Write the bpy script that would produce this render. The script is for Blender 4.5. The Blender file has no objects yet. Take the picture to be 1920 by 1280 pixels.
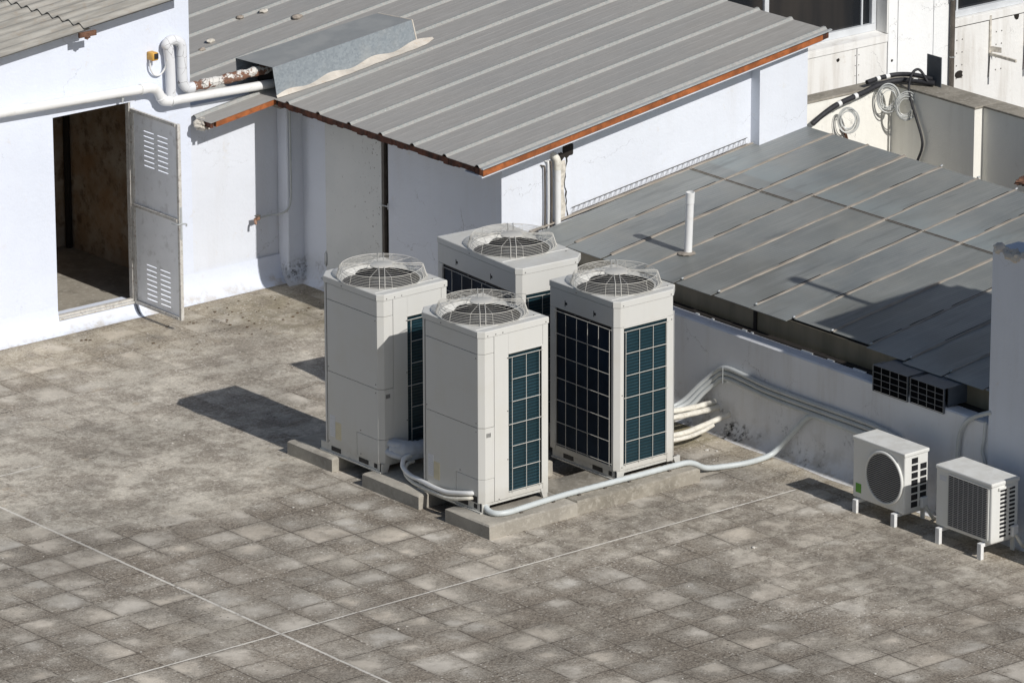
import bpy, bmesh, math, random
from mathutils import Vector, Matrix
from math import radians as RAD, pi as PI, sin, cos, tan
random.seed(7)
S = bpy.context.scene
COL = S.collection

# ------------------------------------------------------------------ node helper
class NT:
    def __init__(s, name):
        s.m = bpy.data.materials.new(name); s.m.use_nodes = True
        s.t = s.m.node_tree; s.t.nodes.clear()
        s.out = s.t.nodes.new('ShaderNodeOutputMaterial')
        s.b = s.t.nodes.new('ShaderNodeBsdfPrincipled')
        s.t.links.new(s.b.outputs[0], s.out.inputs[0])
        s._pos = None
    def new(s, ty, **k):
        n = s.t.nodes.new(ty)
        for a, v in k.items(): setattr(n, a, v)
        return n
    def put(s, sock, v):
        if isinstance(v, bpy.types.NodeSocket): s.t.links.new(v, sock)
        elif v is not None:
            if isinstance(v, (tuple, list)) and len(v) == 3 and sock.type == 'RGBA': v = (*v, 1)
            sock.default_value = v
    def pos(s):
        if s._pos is None: s._pos = s.new('ShaderNodeTexCoord').outputs['Object']
        return s._pos
    def xyz(s, v=None):
        n = s.new('ShaderNodeSeparateXYZ'); s.put(n.inputs[0], v if v is not None else s.pos()); return n.outputs
    def vec(s, x, y, z):
        n = s.new('ShaderNodeCombineXYZ')
        for i, a in enumerate((x, y, z)): s.put(n.inputs[i], a)
        return n.outputs[0]
    def map(s, scale=(1,1,1), loc=(0,0,0), v=None):
        n = s.new('ShaderNodeMapping'); s.put(n.inputs[0], v if v is not None else s.pos())
        n.inputs['Scale'].default_value = scale; n.inputs['Location'].default_value = loc
        return n.outputs[0]
    def noise(s, scale, detail=4, rough=.55, v=None, dist=0):
        n = s.new('ShaderNodeTexNoise'); s.put(n.inputs['Vector'], v if v is not None else s.pos())
        n.inputs['Scale'].default_value = scale; n.inputs['Detail'].default_value = detail
        n.inputs['Roughness'].default_value = rough; n.inputs['Distortion'].default_value = dist
        return n.outputs[0]
    def voro(s, scale, v=None, out='Distance', feat='F1'):
        n = s.new('ShaderNodeTexVoronoi', feature=feat); s.put(n.inputs['Vector'], v if v is not None else s.pos())
        n.inputs['Scale'].default_value = scale
        return n.outputs[out]
    def white(s, v):
        n = s.new('ShaderNodeTexWhiteNoise'); s.put(n.inputs['Vector'], v); return n.outputs
    def m_(s, op, a, b=None, c=None):
        n = s.new('ShaderNodeMath', operation=op); s.put(n.inputs[0], a)
        if b is not None: s.put(n.inputs[1], b)
        if c is not None: s.put(n.inputs[2], c)
        return n.outputs[0]
    def mul(s, a, b): return s.m_('MULTIPLY', a, b)
    def add(s, a, b): return s.m_('ADD', a, b)
    def sub(s, a, b): return s.m_('SUBTRACT', a, b)
    def step(s, v, lo, hi):     # smooth 0..1 between lo and hi (lo may exceed hi)
        n = s.new('ShaderNodeMapRange', interpolation_type='SMOOTHSTEP'); s.put(n.inputs[0], v)
        if lo <= hi:
            n.inputs[1].default_value = lo; n.inputs[2].default_value = hi; return n.outputs[0]
        n.inputs[1].default_value = hi; n.inputs[2].default_value = lo
        n.inputs[3].default_value = 1; n.inputs[4].default_value = 0
        return n.outputs[0]
    def mix(s, f, a, b):
        n = s.new('ShaderNodeMix', data_type='RGBA'); s.put(n.inputs[0], f); s.put(n.inputs[6], a); s.put(n.inputs[7], b)
        return n.outputs[2]
    def bump(s, h, strength=.3, dist=.01):
        n = s.new('ShaderNodeBump'); s.put(n.inputs['Height'], h)
        n.inputs['Strength'].default_value = strength; n.inputs['Distance'].default_value = dist
        s.t.links.new(n.outputs[0], s.b.inputs['Normal'])
    def set(s, color=None, rough=None, metal=None, spec=None):
        if color is not None: s.put(s.b.inputs['Base Color'], color)
        if rough is not None: s.put(s.b.inputs['Roughness'], rough)
        if metal is not None: s.put(s.b.inputs['Metallic'], metal)
        if spec is not None: s.put(s.b.inputs['Specular IOR Level'], spec)
        return s.m

M = {}
def simple(name, col, rough=.6, var=.12, scale=6, metal=0, bump=0, spec=None, dirt=None, dirtamt=.35):
    n = NT(name); f = n.noise(scale, 5)
    c = n.mix(n.step(f, .3, .7), tuple(x*(1-var) for x in col), tuple(min(1, x*(1+var)) for x in col))
    if dirt:
        g = n.noise(scale*2.7, 7, .65)
        c = n.mix(n.mul(n.step(g, .52, .68), dirtamt), c, dirt)
    n.set(c, rough, metal, spec)
    if bump: n.bump(n.noise(scale*12, 4), bump, .004)
    M[name] = n.m; return n.m

# whitewashed render, mould creeping up from the floor, faint vertical runs
def wash(name, col, mould=.0, warm=(.62,.55,.44), rough=.85, mouldtop=.35, runs=.15):
    n = NT(name); p = n.xyz()
    big = n.noise(1.3, 5); fine = n.noise(38, 4)
    c = n.mix(n.step(big, .35, .7), col, tuple(x*.95 for x in col))
    run = n.noise(1, 6, .62, n.map((5, 5, .55)))
    c = n.mix(n.mul(n.step(run, .46, .82), runs), c, tuple(x*.72 for x in warm))
    grime = n.noise(9, 7, .68)
    c = n.mix(n.mul(n.step(grime, .6, .72), .22), c, warm)
    foot = n.mul(n.step(n.add(p[2], n.mul(n.sub(n.noise(4, 5, .7), .5), .30)), .11, -.02), n.step(n.noise(7, 6, .7), .38, .62))
    c = n.mix(n.mul(foot, .6), c, (.46,.40,.31))
    if mould:
        low = n.step(n.add(p[2], n.mul(n.sub(n.noise(2.2, 4), .5), .35)), mouldtop, 0.02)
        patch = n.step(n.noise(3.1, 6, .7), .5, .66)
        spot = n.step(n.noise(24, 4, .7), .42, .6)
        c = n.mix(n.mul(n.mul(low, patch), n.mul(spot, mould)), c, (.035,.032,.028))
        c = n.mix(n.mul(n.mul(low, n.step(n.noise(5, 5), .45, .7)), .45*mould), c, (.42,.40,.36))
    wv = n.noise(2.5, 5, .7)
    cv = n.voro(1.25, v=n.vec(n.add(p[0], n.mul(wv, .5)), n.add(p[1], n.mul(wv, .5)), n.add(p[2], n.mul(n.noise(4, 5, .7), .4))), feat='DISTANCE_TO_EDGE')
    ck = n.mul(n.step(cv, .0045, .0012), n.step(n.noise(1.1, 4, v=n.map((1,1,1),(6,2,9))), .54, .62))
    c = n.mix(n.mul(ck, .55), c, (.22,.21,.2))
    n.set(c, rough, spec=.2)
    n.bump(n.add(n.mul(fine, .6), n.add(n.mul(n.noise(9, 5, .65), 1.1), n.mul(n.noise(22, 4, .65), .7))), .42, .008)
    M[name] = n.m; return n.m

wash('whitewash', (.735,.78,.88), .25, runs=.05, mouldtop=.12)
wash('annex_wash', (.735,.765,.825), 1.0, runs=.12, mouldtop=.36)
wash('parapet_wash', (.79,.795,.81), 1.0, runs=.35, mouldtop=.52)
wash('pillar_wash', (.72,.745,.80), .3, runs=.2)
wash('cream_render', (.90,.88,.81), .0, warm=(.60,.55,.45), runs=.25)
wash('facade_panel', (.82,.81,.785), .0, warm=(.50,.42,.32), runs=.55)
wash('facade_white', (.88,.885,.88), .0, warm=(.60,.56,.48), runs=.1)
simple('door_paint', (.84,.845,.85), .45, .04, 3, dirt=(.36,.34,.31), dirtamt=.3)
simple('door_edge', (.58,.56,.52), .55, .12, 14, dirt=(.22,.15,.1), dirtamt=.7)
simple('dark_gap', (.018,.014,.011), .9, .3, 10)
def m_unit(name, col):
    n = NT(name); p = n.xyz(); oi = n.new('ShaderNodeObjectInfo').outputs['Random']
    run = n.noise(1, 6, .65, n.map((26, 26, 1.1))); f = n.noise(3, 5); g = n.noise(40, 5, .7)
    c = n.mix(n.mul(n.step(run, .50, .80), .16), col, tuple(x*.80 for x in col))
    c = n.mix(n.mul(n.step(f, .45, .7), .3), c, (col[0]*.93, col[1]*.9, col[2]*.82))
    c = n.mix(n.mul(n.step(g, .66, .72), .25), c, (.36,.33,.28))
    nz = n.xyz(n.new('ShaderNodeNewGeometry').outputs['Normal'])[2]
    top = n.mul(n.step(nz, .5, .9), n.step(n.noise(7, 6, .7), .36, .64)); c = n.mix(n.mul(top, .35), c, (.50,.47,.41))
    low = n.mul(n.step(n.add(p[2], n.mul(n.sub(n.noise(9, 5), .5), .25)), .24, .06), .35); c = n.mix(low, c, (.46,.42,.35))
    n.set(c, .42, spec=.4); M[name] = n.m
m_unit('unit_paint', (.635,.63,.60)); m_unit('split_paint', (.75,.75,.72))
simple('unit_base', (.58,.57,.53), .5, .06, 9, dirt=(.33,.30,.26), dirtamt=.5)
simple('unit_dark', (.012,.012,.014), .6, .2, 10)
simple('grille_wire', (.62,.60,.55), .45, .05, 30)
simple('bolt', (.16,.15,.14), .5, .2, 30)
simple('white_pvc', (.80,.80,.79), .35, .03, 4, dirt=(.6,.57,.5), dirtamt=.25)
simple('grey_pvc', (.50,.52,.515), .4, .05, 5)
simple('white_conduit', (.56,.595,.595), .4, .05, 5, dirt=(.5,.48,.43), dirtamt=.2)
simple('cream_foam', (.72,.69,.61), .8, .12, 12, bump=.4, dirt=(.45,.38,.28), dirtamt=.5)
simple('tape_wrap', (.52,.55,.60), .5, .06, 14, bump=.2)
simple('black_foam', (.022,.022,.026), .65, .3, 20)
simple('white_tape', (.82,.82,.80), .4, .04, 9)
simple('clear_cable', (.60,.61,.59), .3, .1, 20)
simple('fascia_wood', (.34,.105,.030), .7, .35, 7, bump=.3, dirt=(.10,.04,.02), dirtamt=.5)
simple('rotten_wood', (.10,.035,.018), .85, .5, 9, bump=.4, dirt=(.02,.015,.012), dirtamt=.9)
simple('rusty', (.15,.075,.045), .85, .4, 20, bump=.4, dirt=(.07,.03,.02), dirtamt=.7)
simple('alloy_frame', (.60,.62,.64), .4, .06, 5)
simple('zinc_plain', (.52,.54,.54), .45, .1, 12, metal=.3)
simple('dark_steel', (.10,.085,.07), .6, .2, 12)
simple('yellow_box', (.62,.34,.06), .5, .1, 12)
simple('sticker_white', (.66,.67,.70), .4, .05, 20)
simple('sticker_cream', (.62,.56,.40), .4, .05, 20)
simple('sticker_green', (.10,.33,.03), .4, .05, 20)
simple('mortar', (.60,.56,.49), .9, .25, 22, bump=.6)
simple('stone', (.36,.31,.26), .9, .3, 30, bump=.5)
simple('sealant', (.62,.57,.50), .7, .12, 9, bump=.4, dirt=(.55,.42,.30), dirtamt=.5)
simple('grit', (.55,.52,.47), .9, .3, 50)
simple('leaf_litter', (.10,.065,.035), .9, .4, 50)
simple('street', (.10,.10,.10), .9, .2, 2)
simple('brass', (.30,.17,.11), .5, .3, 30)
simple('duct_grey', (.085,.098,.115), .5, .1, 9)
simple('throat_black', (.004,.0045,.006), .9, .2, 9, spec=.05)
simple('cage_wire', (.20,.205,.21), .5, .1, 30)
simple('slot_white', (.86,.86,.86), .5, .03, 5)

def m_concrete(name, col, dark=(.20,.18,.155), light=(.50,.47,.42)):
    n = NT(name)
    a = n.noise(2.2, 6, .65); b = n.noise(17, 6, .7); s = n.step(n.noise(60, 3), .62, .72)
    c = n.mix(n.step(a, .38, .66), col, dark); c = n.mix(n.mul(n.step(b, .48, .7), .55), c, light)
    c = n.mix(n.mul(s, .4), c, light)
    n.set(c, .92, spec=.2); n.bump(n.add(b, n.mul(n.noise(70, 3), .6)), .5, .008); M[name] = n.m
m_concrete('plinth_concrete', (.42,.39,.335), (.31,.285,.245), (.52,.49,.43))
m_concrete('old_concrete', (.34,.31,.26), (.22,.20,.165), (.50,.47,.41))

def m_interior():
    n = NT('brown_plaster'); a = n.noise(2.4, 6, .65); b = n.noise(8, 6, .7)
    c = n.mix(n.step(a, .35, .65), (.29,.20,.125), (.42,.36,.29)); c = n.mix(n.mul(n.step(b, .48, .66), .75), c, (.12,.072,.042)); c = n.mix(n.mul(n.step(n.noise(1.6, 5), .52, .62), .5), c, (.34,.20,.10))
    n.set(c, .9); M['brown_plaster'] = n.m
m_interior()

# tiled roof floor
def m_floor():
    n = NT('terrace_tiles'); p = n.xyz()
    def N(scale, det=5, rough=.6, off=(0, 0, 0)): return n.noise(scale, det, rough, n.map((1, 1, 1), off))
    def blob(x, y, rx, ry):
        a = n.m_('DIVIDE', n.sub(p[0], x), rx); b = n.m_('DIVIDE', n.sub(p[1], y), ry)
        return n.m_('SQRT', n.add(n.mul(a, a), n.mul(b, b)))
    c0 = lambda v, k: n.mul(n.sub(v, .5), k)
    wob = c0(N(3.0, 3), .03)
    gx = n.m_('DIVIDE', n.add(n.add(p[0], 2.96), wob), .40); gy = n.m_('DIVIDE', n.add(n.add(p[1], 1.00), wob), .40)
    ix, iy = n.m_('FLOOR', gx), n.m_('FLOOR', gy); fx, fy = n.sub(gx, ix), n.sub(gy, iy)
    rnd = n.white(n.vec(ix, iy, 0.0)); rs = n.xyz(rnd[1]); rnd2 = n.white(n.vec(ix, iy, 3.0)); r2 = n.xyz(rnd2[1])
    e = n.m_('MINIMUM', n.m_('MINIMUM', fx, n.sub(1, fx)), n.m_('MINIMUM', fy, n.sub(1, fy)))
    fine, med, big = N(58, 5, .75), N(6.5, 7, .68), N(.85, 5, .6)
    grit_ = N(27, 6, .78, (3, 1, 0)); swirl = N(3.0, 6, .65, (7, 7, 3)); rough_ = c0(N(2.4, 8, .7), 1.6)
    grain = n.step(n.add(n.mul(fine, .5), n.mul(grit_, .5)), .38, .60)
    # wear: pale heart of each tile, blurred by dirt that ignores the joints
    cx = n.add(.5, c0(rs[0], .8)); cy = n.add(.5, c0(rs[1], .8))
    dx, dy = n.mul(n.sub(fx, cx), n.add(.45, n.mul(rs[1], .9))), n.mul(n.sub(fy, cy), n.add(.5, n.mul(r2[0], .9)))
    dd = n.m_('SQRT', n.add(n.mul(dx, dx), n.mul(dy, dy)))
    wear = n.add(n.sub(n.add(.10, n.mul(rs[2], .46)), dd), n.add(c0(med, 1.1), n.add(c0(swirl, 1.15), c0(big, 1.3))))
    wear = n.add(wear, c0(fine, .35))
    edge = n.step(n.add(e, c0(med, .18)), -.04, .12)
    t1 = n.step(wear, -.55, .02); t2 = n.mul(n.step(wear, -.10, .42), edge)
    dark = n.mix(grain, (.082,.070,.058), (.285,.25,.208))
    dark = n.mix(n.mul(n.step(grit_, .56, .66), .6), dark, (.34,.315,.28))
    mid = n.mix(grain, (.20,.182,.157), (.35,.322,.28))
    hue = n.mix(r2[1], (.43,.41,.375), (.48,.43,.365)); hue = n.mix(n.mul(n.step(grit_, .5, .7), .5), hue, (.37,.34,.295))
    c = n.mix(n.mul(t1, .70), dark, mid); c = n.mix(n.mul(t2, .97), c, hue)
    rim = n.mul(n.step(n.add(e, c0(med, .26)), .17, .02), n.step(n.add(swirl, c0(grit_, .4)), .42, .60))
    c = n.mix(n.mul(rim, .25), c, n.mix(grain, (.075,.064,.054), (.20,.175,.148)))
    # broad stains
    st = n.step(N(1.15, 7, .72, (2, 11, 5)), .47, .66)
    c = n.mix(n.mul(st, .55), c, n.mix(grain, (.10,.084,.068), (.245,.21,.172)))
    st2 = n.step(N(1.5, 7, .72, (12, 1, 5)), .52, .70)
    c = n.mix(n.mul(st2, .62), c, n.mix(grain, (.31,.28,.238), (.47,.43,.365)))
    zone = n.m_('MAXIMUM', n.step(n.add(blob(1.2, -.85, 2.0, .6), n.mul(rough_, .5)), 1.1, .6), n.step(n.add(blob(2.1, -2.9, 1.35, 1.7), n.mul(rough_, .6)), 1.1, .55))
    zc = n.mix(n.step(n.add(med, c0(swirl, .6)), .40, .62), n.mix(grain, (.13,.112,.093), (.25,.222,.188)), n.mix(grain, (.29,.265,.228), (.44,.405,.345)))
    c = n.mix(n.mul(zone, .62), c, zc)
    # joints
    jm = n.mul(n.step(N(1.6, 6, .65), .34, .58), n.sub(1, n.mul(zone, .5)))
    gl = n.mul(n.step(n.add(e, c0(fine, .022)), .030, .006), jm)
    c = n.mix(n.mul(gl, .72), c, (.060,.050,.041))
    gl2 = n.mul(n.step(n.add(e, c0(grit_, .10)), .075, .02), n.step(n.add(grit_, c0(N(2.0, 4, .6, (5, 3, 0)), 1.0)), .55, .66))
    c = n.mix(n.mul(gl2, .55), c, (.42,.385,.33))
    # crust
    cr = n.mul(n.step(N(34, 6, .8, (1, 4, 0)), .52, .62), n.step(N(.9, 6, .65, (9, 2, 0)), .46, .62))
    c = n.mix(n.mul(cr, .65), c, (.45,.425,.385))
    # bare screed where no joints show
    d1 = n.add(blob(-1.35, 3.45, 2.2, 1.75), n.mul(rough_, .75)); d2 = n.add(blob(1.1, 5.2, 2.4, 1.0), n.mul(rough_, .75))
    bare = n.m_('MAXIMUM', n.step(d1, 1.08, .72), n.mul(n.step(d2, 1.1, .6), .85))
    v = n.add(n.mul(N(1.7, 8, .7, (3, 3, 3)), .55), n.mul(N(7.5, 8, .74, (8, 1, 3)), .45))
    bc = n.mix(n.step(v, .43, .58), n.mix(grain, (.14,.122,.102), (.32,.288,.245)), n.mix(grain, (.36,.332,.288), (.52,.485,.42)))
    bc = n.mix(n.mul(n.step(N(13, 7, .75, (1, 9, 3)), .56, .66), .7), bc, (.58,.545,.48))
    bc = n.mix(n.mul(n.step(N(2.6, 6, .7, (5, 9, 1)), .60, .70), .5), bc, (.33,.255,.175))
    c = n.mix(n.mul(bare, .9), c, bc)
    gl3 = n.mul(n.mul(n.step(n.add(e, c0(fine, .03)), .022, .004), bare), n.step(N(1.1, 5, .6, (4, 4, 1)), .5, .62))
    c = n.mix(n.mul(gl3, .45), c, (.11,.095,.08))
    # ochre silt along the walls, greenish damp corners
    s1 = n.step(n.add(p[1], n.mul(rough_, .35)), 5.2, 6.9); s2 = n.step(n.add(p[0], n.mul(rough_, .22)), 2.7, 3.3)
    silt = n.mul(n.m_('MAXIMUM', n.mul(s1, .75), s2), n.step(N(4, 7, .68), .25, .6))
    c = n.mix(n.mul(silt, .70), c, n.mix(n.step(n.add(n.mul(grain, .4), n.mul(med, .6)), .3, .7), (.255,.21,.15), (.44,.395,.31)))
    moss = n.mul(n.step(n.add(blob(2.9, 1.1, .8, .7), n.mul(rough_, .6)), 1.0, .4), .5)
    c = n.mix(moss, c, (.215,.195,.105))
    d4 = n.mul(n.step(n.add(blob(2.6, 6.2, .85, 1.0), n.mul(rough_, .6)), 1.1, .4), n.step(N(5, 7, .72, (2, 2, 7)), .35, .62))
    c = n.mix(n.mul(d4, .6), c, (.175,.155,.105))
    # white grit
    def specks(sc, th, rad, seed):
        vn = n.new('ShaderNodeTexVoronoi'); n.put(vn.inputs['Vector'], n.map((1, 1, 0), (seed, seed*2, 0))); vn.inputs['Scale'].default_value = sc
        return n.mul(n.step(vn.outputs['Distance'], rad, rad*.6), n.step(n.xyz(vn.outputs['Color'])[0], th, th+.01))
    den = n.step(N(1.4, 5, .65, (6, 6, 1)), .38, .62)
    sp = n.m_('MAXIMUM', n.mul(specks(38, .86, .42, 1), den), specks(17, .955, .22, 5))
    c = n.mix(n.mul(sp, .75), c, (.56,.535,.49))
    dk = n.mul(specks(30, .90, .40, 9), n.step(N(1.7, 5, .65, (1, 6, 8)), .45, .65))
    c = n.mix(n.mul(dk, .75), c, (.07,.058,.048))
    # white sealed joints
    def line(coord, along, at, w, lo, hi):
        d = n.m_('ABSOLUTE', n.sub(n.add(n.add(coord, c0(N(7, 3), .014)), c0(N(34, 3), .010)), at))
        k = n.step(d, w, w*.5)
        k = n.mul(k, n.mul(n.step(along, lo, lo+.02), n.step(along, hi, hi-.02)))
        return n.mul(k, n.step(N(11, 6, .75), .30, .48))
    ln = n.m_('MAXIMUM', line(p[0], p[1], -2.962, .017, -6, 3.25), line(p[1], p[0], -.985, .0125, -6, 2.85))
    ln = n.m_('MAXIMUM', ln, line(p[1], p[0], 3.9, .013, -6, -2.0))
    c = n.mix(n.mul(ln, .78), c, (.60,.58,.54))
    broad = n.add(n.mul(n.step(N(.55, 6, .66, (3, 8, 2)), .36, .64), .34), n.mul(n.step(N(1.35, 7, .7, (8, 3, 6)), .38, .62), .26))
    tone = n.add(.94, n.mul(broad, .95))
    g = n.new('ShaderNodeVectorMath', operation='MULTIPLY'); n.put(g.inputs[0], c); n.put(g.inputs[1], n.vec(n.mul(tone, 1.0), n.mul(tone, .99), n.mul(tone, .968))); c = g.outputs[0]
    n.set(c, .92, spec=.2)
    h = n.add(n.mul(n.step(e, .0, .035), .5), n.add(n.mul(fine, .5), n.add(n.mul(med, .5), n.mul(grit_, .5))))
    n.bump(h, .6, .007)
    M['terrace_tiles'] = n.m
m_floor()

def m_sheet():                       # galvanised sheet under dry dust, ribs rubbed clean
    n = NT('dusty_sheet'); p = n.xyz()
    st = n.noise(1, 6, .65, n.map((.8, 26, 26))); st2 = n.noise(1, 4, .6, n.map((.5, 70, 1)))
    big = n.noise(1.1, 5, .6); fine = n.noise(60, 4, .7)
    dust = n.mix(n.step(st, .3, .7), (.375,.358,.333), (.43,.414,.388))
    dust = n.mix(n.mul(n.step(st2, .5, .72), .45), dust, (.31,.294,.272))
    dust = n.mix(n.mul(n.step(big, .42, .7), .5), dust, (.36,.355,.34))
    zinc = n.mix(n.step(fine, .4, .6), (.25,.255,.245), (.36,.385,.37))
    y = n.m_('DIVIDE', n.sub(p[1], 3.62), .5); fy = n.sub(y, n.m_('FLOOR', n.add(y, .5)))
    rib = n.step(n.m_('ABSOLUTE', n.add(fy, n.mul(n.sub(fine, .5), .05))), .095, .055)
    c = n.mix(n.mul(rib, n.mul(n.step(n.noise(30, 4, .7), .35, .6), .9)), dust, zinc)
    sp = n.step(n.noise(45, 3), .70, .74)
    c = n.mix(n.mul(sp, .7), c, (.66,.66,.62))
    n.set(c, .62, .1, spec=.35); n.bump(n.add(n.mul(st, .3), n.mul(fine, .2)), .25, .004); M['dusty_sheet'] = n.m
m_sheet()

def m_zinc():
    n = NT('spangled_zinc'); v = n.voro(48, out='Color'); vx = n.xyz(v)
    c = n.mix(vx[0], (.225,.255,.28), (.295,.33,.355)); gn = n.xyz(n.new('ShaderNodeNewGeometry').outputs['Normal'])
    c = n.mix(n.mul(n.step(gn[2], .5, .85), .85), c, n.mix(n.noise(6, 5), (.27,.275,.27), (.36,.36,.345))); c = n.mix(n.mul(n.step(n.noise(3, 5), .45, .7), .35), c, (.42,.42,.40))  # upward faces paler than the front: dust, plus reflected light put into colour
    n.set(c, .55, .1); M['spangled_zinc'] = n.m
m_zinc()

def m_fibre():
    n = NT('fibre_cement'); st = n.noise(1, 6, .65, n.map((1.2, 14, 14))); a = n.noise(12, 6, .7)
    c = n.mix(n.step(st, .35, .65), (.285,.27,.24), (.43,.41,.365)); c = n.mix(n.mul(n.step(a, .5, .7), .4), c, (.31,.235,.165))
    n.set(c, .9); n.bump(n.noise(50, 4), .3, .004); M['fibre_cement'] = n.m
m_fibre()

def m_canopy():
    n = NT('wired_glass'); p = n.xyz()
    oi = n.new('ShaderNodeObjectInfo').outputs['Random']
    big = n.noise(1.2, 6, .6); scr = n.noise(1, 5, .6, n.map((2, 9, 2))); fine = n.noise(40, 5, .7)
    c = n.mix(n.step(big, .3, .7), (.150,.168,.175), (.215,.230,.226))
    c = n.mix(n.mul(oi, .5), c, (.205,.208,.185))
    c = n.mix(n.mul(n.step(scr, .52, .72), .4), c, (.26,.265,.255))
    sx = n.step(n.m_('ABSOLUTE', n.sub(n.m_('FRACT', n.mul(p[0], 28)), .5)), .36, .46)
    sy = n.step(n.m_('ABSOLUTE', n.sub(n.m_('FRACT', n.mul(p[1], 42)), .5)), .36, .46)
    w = n.mul(n.m_('MAXIMUM', sx, sy), n.add(.14, n.mul(n.step(n.noise(1.7, 4, v=n.map((1,1,1),(3,7,1))), .40, .60), .6)))
    c = n.mix(w, c, (.30,.31,.30))
    c = n.mix(n.mul(n.step(fine, .60, .70), .38), c, (.40,.40,.375))
    c = n.mix(n.mul(n.step(n.noise(2.2, 6, .68, n.map((1,1,1),(7,7,7))), .46, .66), .38), c, (.27,.265,.24))
    j1 = n.mul(n.mul(n.step(p[0], 5.88, 5.94), n.step(n.add(p[0], n.mul(n.sub(scr, .5), .7)), 6.5, 5.95)), .6)
    c = n.mix(j1, c, (.27,.31,.315))
    j2 = n.mul(n.step(n.add(p[0], n.mul(n.sub(scr, .5), .5)), 4.05, 3.68), .45)
    c = n.mix(j2, c, (.28,.30,.30))
    c = n.mix(n.mul(n.step(n.noise(.7, 4, v=n.map((1,1,1),(1,8,3))), .5, .68), .5), c, (.13,.13,.115))
    run = n.noise(1, 6, .65, n.map((1.0, 11, 1), (2, 2, 0)))
    c = n.mix(n.mul(n.step(run, .50, .70), .5), c, (.29,.295,.28))
    c = n.mix(n.mul(n.step(n.noise(1, 6, .65, n.map((1.3, 8, 1), (9, 5, 0))), .54, .72), .5), c, (.10,.105,.105))
    n.set(c, n.add(.30, n.mul(big, .3)), spec=.5); n.bump(n.add(n.mul(sy, .25), n.mul(big, .6)), .12, .003); M['wired_glass'] = n.m
m_canopy()
def m_side_glass():
    n = NT('tinted_glass'); g = n.noise(1, 5, .6, n.map((3, 3, .6)))
    n.set(n.mix(n.step(g, .3, .7), (.15,.13,.085), (.25,.215,.15)), .3, spec=.5); M['tinted_glass'] = n.m
m_side_glass()
def m_win():
    n = NT('window_glass'); g = n.noise(1, 4, .5, n.map((1.4, 1.4, .25)))
    n.set(n.mix(n.step(g, .4, .62), (.012,.014,.017), (.045,.04,.036)), .08, spec=.5); M['window_glass'] = n.m
m_win()
def m_coil():
    n = NT('coil_fins'); p = n.xyz()
    f = n.m_('FRACT', n.mul(p[2], 34)); s = n.mul(n.step(n.m_('ABSOLUTE', n.sub(f, .5)), .10, .40), .8)
    big = n.noise(2.5, 5)
    c = n.mix(s, (.008,.024,.032), n.mix(n.step(big, .35, .65), (.012,.040,.052), (.020,.058,.078)))
    sp = n.step(n.noise(60, 3), .74, .78)
    c = n.mix(n.mul(sp, .5), c, (.35,.36,.35))
    n.set(c, .35, spec=.4); n.bump(s, .5, .006); M['coil_fins'] = n.m
m_coil()
simple('coil_shaded', (.008,.019,.038), .6, .25, 3, spec=.12)  # coil colour again, darkened for the side in shade
def m_peel():
    n = NT('peeling_lagging'); a = n.noise(5, 6, .7); cr = n.voro(13, feat='DISTANCE_TO_EDGE')
    c = n.mix(n.step(a, .49, .53), (.70,.68,.64), (.22,.11,.07))
    c = n.mix(n.mul(n.step(cr, .035, .01), .8), c, (.06,.05,.045))
    n.set(c, .8); n.bump(a, .6, .01); M['peeling_lagging'] = n.m
m_peel()
def m_crackfoam():
    n = NT('cracked_lagging'); cr = n.voro(9, v=n.map((1,1,1.0)), feat='DISTANCE_TO_EDGE'); g = n.noise(3, 4)
    k = n.mul(n.step(cr, .02, .006), n.step(g, .5, .6))
    n.set(n.mix(k, (.72,.73,.75), (.10,.09,.09)), .7); M['cracked_lagging'] = n.m
m_crackfoam()

# ------------------------------------------------------------------ mesh helper
def spline(pts, k=8):
    P = [Vector(p) for p in pts]
    if len(P) < 3: return P
    Q = [P[0]*2-P[1]] + P + [P[-1]*2-P[-2]]; out = []
    for i in range(1, len(Q)-2):
        a, b, c, d = Q[i-1:i+3]
        for j in range(k):
            t = j/k
            out.append(.5*((2*b)+(c-a)*t+(2*a-5*b+4*c-d)*t*t+(3*b-a-3*c+d)*t**3))
    out.append(P[-1]); return out

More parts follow.
